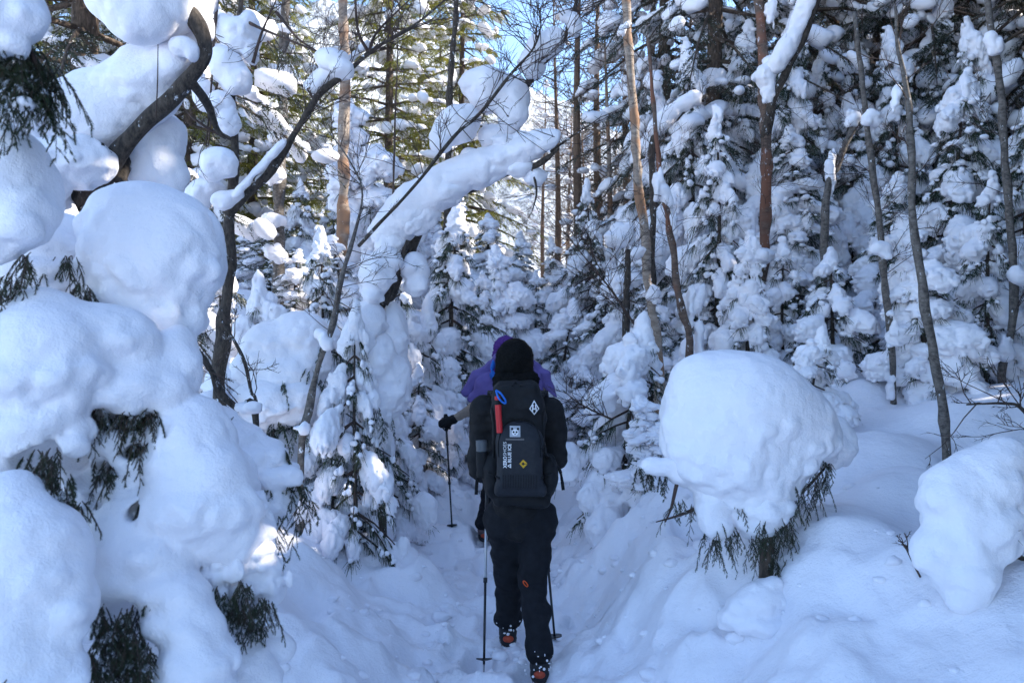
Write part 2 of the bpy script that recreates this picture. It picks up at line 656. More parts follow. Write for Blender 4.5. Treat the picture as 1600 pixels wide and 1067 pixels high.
def axis(lo, hi, step, far, grow):
    a = list(np.arange(lo, hi + step / 2, step))
    s, x = step, hi
    while x < far:
        s *= grow
        x += s
        a.append(x)
    s, x = step, lo
    pre = []
    while x > -far:
        s *= grow
        x -= s
        pre.append(x)
    return np.array(pre[::-1] + a)


GX = axis(-2.6, 4.2, 0.021, 900, 1.22)
GY = axis(0.9, 9.0, 0.024, 900, 1.18)
gx, gy = np.meshgrid(GX, GY, indexing='ij')
gzv = ground(gx, gy)
far_r = np.sqrt(gx ** 2 + gy ** 2)
gzv = np.where(far_r > 60, np.minimum(gzv, 6.0), gzv)
V = np.stack([gx, gy, gzv], -1).reshape(-1, 3)
nx, ny = gx.shape
ii, jj = np.meshgrid(np.arange(nx - 1), np.arange(ny - 1), indexing='ij')
a = ii * ny + jj
Q = np.stack([a, a + ny, a + ny + 1, a + 1], -1).reshape(-1, 4)
g_o = link('snow_ground', make_mesh('snow_ground', V, [Q]), M_GROUND)
g_o['kind'] = 'structure'
g_o['label'] = 'deep snow with a trodden trail'

# ------------------------------------------------------------------ the far snowy mountain
mx_, my_ = np.meshgrid(np.linspace(-560, 560, 150), np.linspace(330, 900, 70), indexing='ij')
ridge = 250 * np.exp(-((mx_ + 150) / 170) ** 2) + 125 * np.exp(-((mx_ - 70) / 130) ** 2) + 150 * np.exp(-((mx_ - 420) / 220) ** 2)
pp = np.stack([mx_, my_, 0 * mx_], -1).reshape(-1, 3)
hz = ridge * sstep(330, 720, my_) * (1 - 0.5 * sstep(760, 900, my_)) + (fbm(pp * 0.012, 4).reshape(mx_.shape) * 26 + np.abs(noise(pp * 0.03).reshape(mx_.shape)) * 18) * sstep(330, 480, my_) - 3
mV = np.stack([mx_, my_, hz], -1).reshape(-1, 3)
ii, jj = np.meshgrid(np.arange(149), np.arange(69), indexing='ij')
a = ii * 70 + jj
mm, nt, b = mat_new('forested_snow_slope')
co = coords(nt, (0.12, 0.12, 0.05), world=True)
n1 = N(nt, 'ShaderNodeTexNoise', Scale=1.0, Detail=8.0, Roughness=0.8)
nt.links.new(co, n1.inputs['Vector'])
nt.links.new(ramp(nt, n1.outputs['Fac'], [(0.42, (0.10, 0.11, 0.12)), (0.5, (0.45, 0.47, 0.5)), (0.6, (0.85, 0.87, 0.9))]), b.inputs['Base Color'])
b.inputs['Roughness'].default_value = 0.9
bump(nt, b, [(n1.outputs['Fac'], 1.0, 4.0)])
m_o = link('mountain', make_mesh('mountain', mV, [np.stack([a, a + 70, a + 71, a + 1], -1).reshape(-1, 4)]), mm)
m_o['kind'] = 'structure'
m_o['label'] = 'distant snowy forested mountain slope'

# crumbs of snow knocked off the banks and boughs
rng = np.random.default_rng(55)
cx_ = np.concatenate([rng.uniform(-1.6, 1.9, 500), rng.normal(0, .45, 500)])
cy_ = np.concatenate([rng.uniform(1.8, 8, 500), rng.uniform(1.8, 7.5, 500)])
cx_[500:] += trail_x(cy_[500:])
CRUMBS = np.stack([cx_, cy_, ground(cx_, cy_)], -1)
CRUMB_R = rng.gamma(2.2, .0065, 1000).clip(.006, .05)


# ------------------------------------------------------------------ foliage builders
def needles(mb, S, D, L, droop, M, nlen, nw, rng, spread=0.95):
    """M single needles on each twig: starts S (N,3), directions D (N,3), lengths L (N,)"""
    Nn = len(S)
    t = (np.arange(M)[None] + rng.uniform(0, 1, (Nn, M))) / M * 0.95 + 0.05
    base = S[:, None] + D[:, None] * (L[:, None] * t)[..., None]
    base[..., 2] -= droop * L[:, None] * t * t
    tang = D[:, None] + np.array([0, 0, -1.0]) * (2 * droop * t)[..., None]
    tang = nrm(tang)
    r = nrm(rng.normal(size=(Nn, M, 3)))
    a = nrm(np.cross(tang, r))
    ang = rng.uniform(0.55, 1.05, (Nn, M, 1)) * spread
    nd = nrm(tang * np.cos(ang) + a * np.sin(ang))
    w = nrm(np.cross(nd, tang)) * nw * 0.5
    ln = nlen * rng.uniform(.75, 1.15, (Nn, M, 1)) * (1 - 0.45 * t[..., None] ** 3)
    v = np.stack([base - w, base + w, base + nd * ln], 2).reshape(-1, 3)
    mb.add(v, np.arange(len(v)).reshape(-1, 3))


def twig_sticks(mb, S, D, L, droop, r, sides=3):
    t = np.array([0, .5, 1.0])
    p = S[:, None] + D[:, None] * (L[:, None] * t)[..., None]
    p[..., 2] -= droop * L[:, None] * t * t
    tubes(mb, p, np.broadcast_to(np.array([1, .8, .45]) * r, (len(S), 3)), sides, cap=False)


def spray(crown, wood, base, dirv, length, rng, droop=0.5, nside=9, M=26, nlen=0.014, nw=0.0022, side=0.55, r=0.003):
    """a spruce branchlet: a drooping axis with side twigs, all set with needles"""
    base = np.asarray(base, float)
    d = np.asarray(dirv, float)
    d = d / np.linalg.norm(d)
    t = np.linspace(.12, .95, nside)
    ax = base + d * (length * t)[:, None]
    ax[:, 2] -= droop * length * t * t
    lat = nrm(np.cross(d, [0, 0, 1.0]) + 1e-4)
    sg = np.where(np.arange(nside) % 2, 1.0, -1.0)[:, None]
    tang = nrm(d + np.array([0, 0, -1.0]) * (2 * droop * t)[:, None])
    sd = nrm(tang * 0.75 + lat * sg * rng.uniform(.5, .9, (nside, 1)) + rng.normal(size=(nside, 3)) * 0.15 + np.array([0, 0, -0.25]))
    sl = length * side * (1 - 0.6 * t) * rng.uniform(.7, 1.15, nside)
    S = np.concatenate([ax, base[None]])
    D = np.concatenate([sd, d[None]])
    L = np.concatenate([sl, [length]])
    needles(crown, ax, sd, sl, droop * .6, M, nlen, nw, rng)
    needles(crown, base[None], d[None], np.array([length]), droop, int(M * 1.8), nlen, nw, rng)
    twig_sticks(wood, S, D, L, droop * .8, r)


def ico():
    import bmesh
    bm = bmesh.new()
    bmesh.ops.create_icosphere(bm, subdivisions=2, radius=1)
    v = np.array([x.co[:] for x in bm.verts])
    f = np.array([[x.index for x in fc.verts] for fc in bm.faces])
    bm.free()
    return v, f


ICO_V, ICO_F = ico()


def pads(mb, C, Rd, seed=0, rots=None, freq=9):
    """a batch of soft lumps: centres (N,3), radii (N,3)"""
    C, Rd = np.asarray(C), np.asarray(Rd)
    n = len(C)
    v = ICO_V[None] * Rd[:, None]
    if rots is not None:
        v = np.einsum('nij,nkj->nki', rots, v)
    nz = noise((v + C[:, None]).reshape(-1, 3) * freq + seed).reshape(n, -1)
    v = v * (1 + .34 * nz[..., None]) + C[:, None]
    f = ICO_F[None] + np.arange(n)[:, None, None] * len(ICO_V)
    mb.add(v.reshape(-1, 3), f.reshape(-1, 3))


def loaded_fir(nm, H, R, seed, load=0.85, pil=1.0, lean=0.0, vox=0.016, levels=None, needle=1.0, lumps=11.0):
    """a young fir buried under pillows of snow; returns meshes by part"""
    rng = np.random.default_rng(seed)
    trunk, crown, wood = MB(), MB(), MB()
    zz = np.linspace(-.35, H, 9)
    sway = np.stack([lean * (zz / H) ** 2 * H + 0.02 * np.sin(zz * 2 + seed), 0.02 * np.cos(zz * 1.7 + seed), zz], -1)
    tubes(trunk, sway, np.linspace(.016 * H + .012, .008, 9), 7)

    def trunk_at(z):
        return np.array([np.interp(z, zz, sway[:, i]) for i in range(3)])
    clumps = {}
    TC, TR = [], []
    nl = levels or int(H / 0.19)
    a0 = rng.uniform(0, 6.28)
    for k in range(nl):
        f = (k + rng.uniform(0, .6)) / nl
        z = H * (0.07 + 0.9 * f)
        nb = rng.integers(4, 6) if f < .8 else 3
        a0 += 0.7
        for j in range(nb):
            a = a0 + j * 6.28 / nb + rng.uniform(-.35, .35)
            Lb = (R * (1 - f ** 2.0) * rng.uniform(.5, 1.15) * (1 + .45 * float(noise(np.array([[math.cos(a) * 1.1 + seed, math.sin(a) * 1.1, z * 1.3]]))[0])) + 0.07)
            dr = rng.uniform(.25, .8)
            d = np.array([math.cos(a), math.sin(a), -dr * .5])
            d /= np.linalg.norm(d)
            o = trunk_at(z)
            ts = np.array([0, .35, .7, 1.0])
            path = o + d * (Lb * ts)[:, None]
            path[:, 2] -= dr * Lb * .45 * ts ** 2
            tubes(wood, path, np.array([.010, .008, .006, .004]) * (0.6 + .25 * H), 4, cap=False)
            loaded = rng.uniform() < load
            # needle twigs under and beyond the pillow
            nt_ = int((30 if loaded else 48) * needle * (0.5 + Lb / R) + 3)
            tt = rng.uniform(.3, 1.05, nt_)
            S = o + d * (Lb * tt)[:, None]
            S[:, 2] -= dr * Lb * .45 * tt ** 2 + (0.03 if loaded else 0)
            lat = np.cross(d, [0, 0, 1.0])
            lat /= np.linalg.norm(lat)
            D = nrm(d * rng.uniform(.2, .9, (nt_, 1)) + lat * rng.uniform(-1, 1, (nt_, 1)) + np.array([0, 0, -1.0]) * rng.uniform(.1, 1.1, (nt_, 1)))
            L = rng.uniform(.07, .16, nt_) * (0.8 + 0.12 * H)
            needles(crown, S, D, L, .35, 22, .016, .0036, rng)
            twig_sticks(crown, S, D, L, .35, .0032)
            nt2 = 5 if loaded else 8
            for q in range(nt2):
                i_ = rng.integers(0, nt_)
                s_ = rng.uniform(.014, .042) * (.8 + .08 * H)
                TC.append(S[i_] + D[i_] * L[i_] * rng.uniform(.1, .9) + [0, 0, s_ * .5])
                TR.append([s_ * rng.uniform(.9, 1.5), s_ * rng.uniform(.9, 1.5), s_ * rng.uniform(.6, 1)])
            if loaded:
                np_ = 1 + (Lb > .28) + (Lb > .5)
                for q in range(np_):
                    t = (0.45 + 0.62 * (q + rng.uniform(-.2, .2)) / max(1, np_ - 0.3)) if np_ > 1 else rng.uniform(.6, .9)
                    rr = pil * rng.uniform(.045, .128) * (0.75 + 0.35 * min(Lb, .7) / .5)
                    c = o + d * Lb * t
                    c[2] += -dr * Lb * .45 * t * t + rr * rng.uniform(.1, .5)
                    rd = np.array([rr * rng.uniform(1.05, 1.5), rr * rng.uniform(.85, 1.2), rr * rng.uniform(.75, 1.1)])
                    key = (int(((a + rng.uniform(-.3, .3)) % 6.28) / 2.1), int(z / 0.42))
                    clumps.setdefault(key, []).append((c, rd, rot_to(d + np.array([0, 0, -dr * .6 * t]))))
    top = trunk_at(H)
    cap = clumps.setdefault((9, 99), [])
    for q in range(3):
        rr = pil * (.035 + .026 * q)
        cap.append((top + np.array([rng.uniform(-.02, .02), rng.uniform(-.02, .02), .02 - q * .095 * pil]), np.array([rr, rr, rr * 1.35]), None))
    # hanging interior: short dead twigs near the ground
    meshes = {'trunk': [(trunk.mesh(nm + '_trunk'), 'bark')], 'crown': [(crown.mesh(nm + '_crown', smooth=False), 'needle')],
              'branches': [(wood.mesh(nm + '_branch'), 'twig')], 'snow_clump': []}
    tu = MB()
    pads(tu, TC, TR, seed, None, 35)
    meshes['snow_tufts'] = [(tu.mesh(nm + '_tufts'), 'snow')]
    for i, (key, ells) in enumerate(sorted(clumps.items())):
        V, Q = snow_shape(ells, vox, .022 * pil + .008, .032 * pil ** .5, lumps, .35, seed + i * 3.1)
        if len(V):
            V, Q = islands(V, Q)[0]
            meshes['snow_clump'].append((make_mesh(nm + '_snow', V, [Q]), 'snow'))
    return meshes


def tall_spruce(nm, H, R, seed, z0=0.12, snow=0.7, dens=1.0, nw=.012, nlen=.05, droop=.25, dead=0.0):
    """a tall conifer: trunk, tiers of boughs with hanging twigs, snow pads on the boughs"""
    rng = np.random.default_rng(seed)
    trunk, wood, crown, sn = MB(), MB(), MB(), MB()
    zz = np.linspace(-.6, H, 12)
    sw = np.stack([.03 * np.sin(zz * .8 + seed), .03 * np.cos(zz * .6), zz], -1)
    tubes(trunk, sw, np.interp(zz, [-.6, 0, H], [.0125 * H, .0095 * H, .01]), 9)
    k, z = 0, z0 * H
    PC, PR, PM = [], [], []
    while z < H * .985:
        f = z / H
        nb = rng.integers(4, 7)
        a0 = rng.uniform(0, 6.28)
        for j in range(nb):
            a = a0 + j * 6.28 / nb + rng.uniform(-.4, .4)
            ff = (f - z0) / (1 - z0)
            Lb = R * (1 - ff) ** .75 * rng.uniform(.6, 1.15) * (0.55 + .45 * min(1, ff * 4 + .3)) + .12
            dr = droop * rng.uniform(.5, 1.6)
            d = np.array([math.cos(a), math.sin(a), .15 - dr * .5])
            d /= np.linalg.norm(d)
            o = np.array([np.interp(z, zz, sw[:, i]) for i in range(3)])
            ts = np.array([0, .33, .66, 1.0])
            path = o + d * (Lb * ts)[:, None]
            path[:, 2] -= dr * Lb * .4 * ts ** 2
            tubes(wood, path, np.array([.022, .016, .010, .004]) * (.4 + .6 * min(Lb, 1.6)), 4, cap=False)
            if rng.uniform() < dead:
                continue
            lat = np.cross(d, [0, 0, 1.0])
            lat /= np.linalg.norm(lat)
            n = int((12 + 24 * Lb) * dens)
            tt = rng.uniform(.22, 1.02, n)
            S = o + d * (Lb * tt)[:, None]
            S[:, 2] -= dr * Lb * .4 * tt ** 2
            D = nrm(d * rng.uniform(.35, 1, (n, 1)) + lat * rng.choice([-1, 1], (n, 1)) * rng.uniform(.3, 1, (n, 1)) + np.array([0, 0, -1.]) * rng.uniform(.0, .75, (n, 1)))
            L = rng.uniform(.16, .36, n) * (.55 + .5 * min(Lb, 1.2)) * (1.15 - .5 * tt)
            needles(crown, S, D, L, .3, 20, nlen, nw, rng, .9)
            if rng.uniform() < snow:
                for q in range(2 + int(Lb * 3.2)):
                    t = rng.uniform(.3, 1.0)
                    c = o + d * Lb * t
                    c[2] += -dr * Lb * .4 * t * t + .04
                    s = rng.uniform(.05, .125) * (.55 + .45 * min(Lb, 1.3))
                    PC.append(c + lat * rng.uniform(-.22, .22) * min(Lb, 1))
                    PR.append([s * rng.uniform(.9, 1.6), s * rng.uniform(.8, 1.3), s * rng.uniform(.5, .9)])
                    PM.append(rot_to(d + np.array([0, 0, -dr * 1.1 * t]) + rng.normal(size=3) * .35))
        z += (0.22 + .009 * H) * rng.uniform(.75, 1.25)
    pads(sn, PC, PR, seed, np.array(PM))
    return {'trunk': [(trunk.mesh(nm + '_trunk'), 'spruce_bark')], 'branches': [(wood.mesh(nm + '_branch'), 'spruce_bark')],
            'crown': [(crown.mesh(nm + '_crown', smooth=False), 'needle')], 'snow_load': [(sn.mesh(nm + '_snow'), 'snow')]}


def twig_fans(mb, path, r0, rng, n, length, up=0.4, spread=1.0, depth=2, r=0.005, tmin=.25, flat=0.0, sides=3):
    """bare twigs growing from a limb's path; each forks again"""
    m = len(path)
    ti = rng.uniform(tmin, 1, n) * (m - 1)
    i = ti.astype(int).clip(0, m - 2)
    u = (ti - i)[:, None]
    S = path[i] * (1 - u) + path[i + 1] * u
    T = nrm(path[i + 1] - path[i])
    rnd = rng.normal(size=(n, 3))
    rnd[:, 2] *= (1 - flat)
    D = nrm(T * .6 + nrm(rnd) * spread + np.array([0, 0, up]))
    L = length * rng.uniform(.4, 1.2, n)
    R = np.full(n, r)
    for lev in range(depth):
        t = np.linspace(0, 1, 5)
        p = S[:, None] + D[:, None] * (L[:, None] * t)[..., None]
        bend = rng.normal(size=(len(S), 1, 3)) * .16
        p = p + bend * (t ** 2)[None, :, None] * L[:, None, None]
        p = p + rng.normal(size=p.shape) * (L[:, None, None] * .02) * (t > 0)[None, :, None]
        tubes(mb, p, R[:, None] * np.linspace(1, .4, 5)[None], sides, cap=False)
        if lev == depth - 1:
            break
        kk = 4
        tt = rng.uniform(.25, .95, (len(S), kk))
        idx = (tt * 4).astype(int).clip(0, 3)
        fr = (tt * 4 - idx)[..., None]
        ar = np.arange(len(S))[:, None]
        S2 = p[ar, idx] * (1 - fr) + p[ar, idx + 1] * fr
        D2 = nrm(np.repeat(D[:, None], kk, 1) * .9 + nrm(rng.normal(size=(len(S), kk, 3))) * .75 * spread + np.array([0, 0, up * .4]))
        L2 = np.repeat(L[:, None], kk, 1) * rng.uniform(.3, .6, (len(S), kk)) * (1.1 - .4 * tt)
        S, D, L = S2.reshape(-1, 3), D2.reshape(-1, 3), L2.ravel()
        R = np.full(len(S), R[0] * .62)


def bare_larch(nm, H, seed, mat, R=1.2, n=70, sn=18):
    """a leafless tree with a straight stem, level boughs and fine twigs"""
    rng = np.random.default_rng(seed)
    trunk, wood, s_ = MB(), MB(), MB()
    zz = np.linspace(-.5, H, 14)
    sw = np.stack([.06 * np.sin(zz * .5 + seed), .05 * np.cos(zz * .7 + seed), zz], -1)
    tubes(trunk, sw, np.interp(zz, [-.5, H], [.013 * H, .008]), 7)
    PC, PR = [], []
    for k in range(n):
        f = rng.uniform(.2, .98)
        a = rng.uniform(0, 6.28)
        Lb = R * (1 - f) ** .6 * rng.uniform(.5, 1.1) + .15
        o = np.array([np.interp(f * H, zz, sw[:, i]) for i in range(3)])
        d = np.array([math.cos(a), math.sin(a), rng.uniform(.0, .7)])
        path = np.array([o, o + d * Lb * .35, o + d * Lb * .7 + [0, 0, .03], o + d * Lb + [0, 0, .1 * Lb]])
        pth = spline(path, 6)
        tubes(wood, pth, np.linspace(.012, .004, 6), 4, cap=False)
        twig_fans(wood, pth, .006, rng, 6, .42 * (.4 + Lb * .5), .15, .9, 2, .0042)
        if k < sn:
            c = pth[rng.integers(2, 5)]
            s = rng.uniform(.05, .11)
            PC.append(c + [0, 0, s * .4])
            PR.append([s * 1.4, s * 1.3, s * .7])
    out = {'trunk': [(trunk.mesh(nm + '_trunk'), mat)], 'branches': [(wood.mesh(nm + '_twigs'), 'larch_twig')]}
    if PC:
        pads(s_, PC, PR, seed)
        out['snow_load'] = [(s_.mesh(nm + '_snow'), 'snow')]
    return out


MATS = {'bark': M_BARK, 'grey': M_BARK_GREY, 'spruce_bark': M_BARK_SPRUCE, 'birch': M_BARK_BIRCH, 'red': M_BARK_RED, 'needle': M_NEEDLE,
        'needle_sun': M_NEEDLE_SUN, 'needle_far': M_NEEDLE_FAR, 'twig': M_TWIG, 'larch_twig': M_TWIG_LARCH, 'snow': M_SNOW}


def place(proto, name, loc, sx, sz, rotz, label, cat, group=None, remat=None, tilt=0.0):
    """one more individual: an Empty and copies of every part, sharing mesh data"""
    r = thing(name, label, cat, loc, rotz, group)
    r.scale = (sx, sx, sz)
    r.rotation_euler = (0, tilt, rotz)
    for part, lst in proto.items():
        for me, mk in lst:
            o = bpy.data.objects.new(part, me)
            mk = (remat or {}).get(mk, mk)
            if len(me.materials) == 0:
                me.materials.append(MATS[mk])
            COL.objects.link(o)
            o.parent = r
            if me.materials[0] is not MATS[mk]:
                o.material_slots[0].link = 'OBJECT'
                o.material_slots[0].material = MATS[mk]
            if part in ('crown', 'branches', 'snow_load', 'snow_tufts'):
                o['kind'] = 'stuff'
    return r


mbc = MB()
pads(mbc, CRUMBS, np.stack([CRUMB_R * 1.2, CRUMB_R, CRUMB_R * .7], -1), 3, None, 70)
cr_o = link('snow', mbc.mesh('snow_crumbs'), M_SNOW)
cr_o['kind'] = 'stuff'
cr_o['label'] = 'small crumbs of snow fallen beside the trail'

# ------------------------------------------------------------------ the young firs of the middle distance
FIR = [loaded_fir('fir', 2.2, .62, 11, .72, 1.1),
       loaded_fir('fir', 2.6, .58, 12, .62, 1.05, .05),
       loaded_fir('fir', 3.2, .66, 13, .60, 1.2),
       loaded_fir('fir', 1.7, .62, 14, .85, 1.25, -.10),
       loaded_fir('fir', 2.8, .72, 15, .48, 1.15, .06, needle=1.3),
       loaded_fir('fir', 3.6, .62, 16, .68, 1.25, -.05),
       loaded_fir('fir', 2.4, .5, 17, .95, 1.35, .10, needle=.6),
       loaded_fir('fir', 2.0, .70, 18, .58, 1.0, .0, needle=1.2),
       loaded_fir('fir', 3.4, .74, 19, .42, 1.6, .04, needle=1.9)]
FIR_H = [2.2, 2.6, 3.2, 1.7, 2.8, 3.6, 2.4, 2.0, 3.4]
FIR_R = [.62, .58, .66, .62, .72, .62, .5, .70, .74]
SPRUCE = [tall_spruce('spruce', 11, 1.7, 31, .05, .55), tall_spruce('spruce', 14, 2.0, 32, .08, .75, droop=.7),
          tall_spruce('spruce', 9, 1.5, 33, .04, .6, droop=.4), tall_spruce('spruce', 13, 1.9, 34, .07, .75, .95, dead=.15, droop=.75)]
SPRUCE_H = [11, 14, 9, 13]
LARCH = [bare_larch('larch', 9, 41, 'larch_twig', 1.5, 80), bare_larch('larch', 7, 42, 'birch', 1.2, 60), bare_larch('larch', 11, 43, 'larch_twig', 1.7, 95, 10)]
LARCH_H = [9, 7, 11]


def at_top(px, py, d):
    """ground point under pixel column px at depth d, and the height up to pixel row py there"""
    q = P(px, py, d)
    z = gz(q[0], q[1])
    return (q[0], q[1], z), q[2] - z


def fir(px, py, d, wpx, k, label, group=None, rz=None, tilt=0.0):
    loc, h = at_top(px, py, d)
    w = wpx * d / F / 2
    sx = w / (FIR_R[k] * 0.98)
    place(FIR[k], 'snowy_fir', (loc[0], loc[1], loc[2] - 0.05), sx, h / FIR_H[k], rz if rz is not None else (px * 0.37 + d) % 6.28, label, 'fir tree', group, None, tilt)


# ------------------------------------------------------------------ firs that can be told apart
# (px, py of the tip, depth, width in px, which of the built kinds, label)
FIRS = [
    (505, 355, 6.2, 150, 4, 'snow-laden fir with bare green tip showing, behind the curved brown sapling'),
    (425, 425, 5.9, 150, 3, 'slumped fir under heavy snow at the foot of the forked dark trunk'),
    (555, 470, 5.0, 150, 7, 'low fir with drooping frosted green boughs against the curved brown sapling'),
    (625, 400, 7.2, 120, 0, 'snow-covered fir with rounded lumps beneath the long snowy leaning trunk'),
    (705, 320, 8.2, 160, 8, 'bowed fir with dark needles exposed under snow, above the purple hiker'),
    (650, 465, 7.4, 130, 3, 'stout lumpy fir with bare lower stems behind the gloved hand'),
    (752, 420, 8.8, 90, 5, 'narrow white fir standing straight behind the purple hat'),
    (797, 385, 10.0, 90, 6, 'smooth white cone of snow with a sunlit streak, directly above the hikers'),
    (838, 420, 12.0, 80, 1, 'slim snowy fir just right of the smooth sunlit white cone'),
    (880, 465, 10.0, 110, 3, 'squat fir with a sunlit snow crest where the trail turns'),
    (905, 330, 13.5, 110, 5, 'tall narrow snowy fir in the gap beyond the trail bend'),
    (978, 488, 5.6, 190, 3, 'bulky snow-heaped fir with dark needles on its trail side, right of the hikers'),
    (985, 350, 8.6, 130, 0, 'snow-plastered fir with a ball of snow on its top, behind the pale birch'),
    (1050, 150, 9.8, 150, 8, 'dark drooping fir between the pale birch and the tall knobby fir'),
    (1122, 165, 7.6, 140, 2, 'tall knobby fir stacked with round snow pillows, left of the red-barked trunk'),
    (1165, 365, 7.0, 110, 6, 'bulging fir with a big rounded snow head touching the red-barked trunk'),
    (1245, 190, 8.8, 140, 5, 'tall snow-packed fir rising just right of the red-barked trunk'),
    (1265, 505, 5.6, 125, 3, 'short fir of two white humps behind the big snow mushroom'),
    (1300, 385, 6.8, 160, 7, 'wide fir with several needle tufts poking out, right of the two white humps'),
    (1225, 370, 7.4, 120, 0, 'rounded snowy fir pressed against the right side of the red-barked trunk'),
    (1385, 270, 8.0, 140, 8, 'fir with dark drooping needles behind the thin speckled sapling'),
    (1450, 335, 6.0, 135, 6, 'smooth snow-sheathed cone fir behind the tall dark sapling'),
    (1490, 110, 7.6, 190, 8, 'tall dark-hearted fir with heavy snow bolsters beside the smooth snow-sheathed cone'),
    (1540, 270, 6.6, 140, 1, 'leaning lumpy fir between the dark-hearted fir and the crooked thin trunk'),
    (1605, 150, 7.4, 170, 8, 'dark fir half out of view behind the crooked thin trunk'),
    (1340, 150, 10.0, 150, 8, 'shaded fir with sparse snow high between the red-barked trunk and the dark sapling'),
    (575, 155, 10.5, 130, 6, 'white fir column behind the straight pinkish birch stem'),
    (455, 385, 8.2, 110, 1, 'bent snowy fir standing between the forked dark trunk and the curved sapling'),
    (345, 420, 7.0, 110, 0, 'snow-covered fir peeping out beside the great round snow head'),
    (575, 520, 5.7, 90, 7, 'small fir draped in frosty sprays below the dark forked stem'),
    (1420, 480, 7.0, 100, 1, 'short fir with bare dark stems under it, next to the thin speckled sapling'),
    (540, 365, 7.6, 130, 5, 'broad white fir filling the space right of the curved brown sapling'),
    (1185, 480, 8.8, 120, 7, 'dim fir with snow-flecked lower boughs at the foot of the red-barked trunk'),
    (1020, 430, 7.8, 110, 1, 'snow-bent fir beside the lower stem of the pale birch'),
    (1075, 420, 8.0, 110, 0, 'stocky fir right behind the snaking thin birch'),
    (940, 420, 9.6, 100, 4, 'fir with thin twigs in front of it and green tips, left of the pale birch'),
    (655, 565, 7.0, 120, 7, 'low bushy fir at the edge of the trail behind the gloved hand'),
    (712, 575, 7.9, 95, 3, 'squat snow hump of a fir between the gloved hand and the violet cover'),
    (610, 600, 6.1, 120, 3, 'rounded low fir on the bank above the sunlit patch of the trail side'),
    (912, 565, 8.2, 120, 7, 'low frosted fir beside the bend of the trail, right of the black hat'),
    (1030, 610, 5.1, 110, 6, 'small smooth snow-wrapped fir tucked against the snow mushroom'),
    (520, 610, 5.2, 120, 7, 'low fir with fringed boughs on the bank under the curved brown sapling'),
    (400, 560, 6.4, 130, 2, 'ragged snowy fir close behind the dead forked branch'),
]
for f_ in FIRS:
    fir(*f_)

# further rows: each is told by its place between trunks one can find
MARKS = [(-400, 'the picture edge'), (140, 'the rough-barked spruce'), (362, 'the forked dark trunk'), (438, 'the thin dark stem'), (537, 'the pinkish birch'), (608, 'the brown-stemmed spruce'), (705, 'the slim twin sapling'),
         (770, 'the open blue gap'), (932, 'the reddish larch'), (1000, 'the pale birch'), (1113, 'the dark bolstered spruce'), (1192, 'the red-barked trunk'), (1360, 'the speckled sapling'), (1426, 'the tall dark sapling'), (1568, 'the crooked thin trunk')]
ORD = ['first', 'second', 'third', 'fourth', 'fifth', 'sixth', 'seventh', 'eighth']


def row_labels(xs, what):
    """labels in the order of xs: counted rightwards from the last landmark"""
    out, count = {}, {}
    for x in sorted(xs):
        mk = [m for m in MARKS if m[0] <= x][-1][1]
        count[mk] = count.get(mk, 0) + 1
        out[x] = ORD[count[mk] - 1] + ' ' + what + ' to the right of ' + mk
    return out


rng = np.random.default_rng(77)
ROW1 = [(300, 300), (382, 330), (470, 250), (520, 270), (640, 250), (690, 290), (760, 300), (815, 330), (870, 340), (655, 340), (420, 330), (585, 330), (730, 420), (340, 360)]
L1 = row_labels([a for a, b in ROW1], 'small white fir in the bright thicket')
for i, (px, py) in enumerate(ROW1):
    fir(px, py + 30, 11 + (i % 5) * 1.1, 110 - (i % 3) * 14, [5, 2, 1, 0, 4, 6][i % 6], L1[px], 'firs in the sunlit thicket')
ROW2 = [(930, 260), (1010, 230), (1080, 210), (1150, 280), (1215, 200), (1290, 230), (1370, 160), (1440, 210), (1530, 190), (1590, 110), (1100, 330), (1320, 300), (1260, 310), (1400, 380), (1500, 330)]
L2 = row_labels([a for a, b in ROW2], 'shaded snowy fir deep in the wood')
for i, (px, py) in enumerate(ROW2):
    fir(px, py + 20, 10.4 + (i % 5) * 0.9, 110 - (i % 3) * 12, [4, 2, 5, 7, 4, 1][i % 6], L2[px], 'firs in the shaded wood')

ROW3 = [(1085, 60, 9.2), (1150, 40, 10.0), (1228, 20, 9.4), (1285, 70, 10.6), (1330, -10, 11.2), (1405, 40, 9.8), (1455, -20, 10.4), (1528, 30, 9.0), (1575, 60, 10.2), (1020, 120, 10.4)]
L3 = row_labels([a for a, b, c in ROW3], 'tall snow-columned fir')
for i, (px, py, d) in enumerate(ROW3):
    fir(px, py, d, 120 + 12 * (i % 3), [8, 5, 8, 2, 4][i % 5], L3[px], 'tall columned firs')


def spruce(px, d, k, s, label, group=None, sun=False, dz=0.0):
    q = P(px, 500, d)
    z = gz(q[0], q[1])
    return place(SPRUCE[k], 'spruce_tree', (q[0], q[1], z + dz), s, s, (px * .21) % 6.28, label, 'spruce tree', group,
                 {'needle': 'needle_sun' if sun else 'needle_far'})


def larch(px, d, k, s, label, group=None):
    q = P(px, 500, d)
    z = gz(q[0], q[1])
    return place(LARCH[k], 'bare_larch', (q[0], q[1], z), s, s, (px * .17) % 6.28, label, 'larch tree', group)


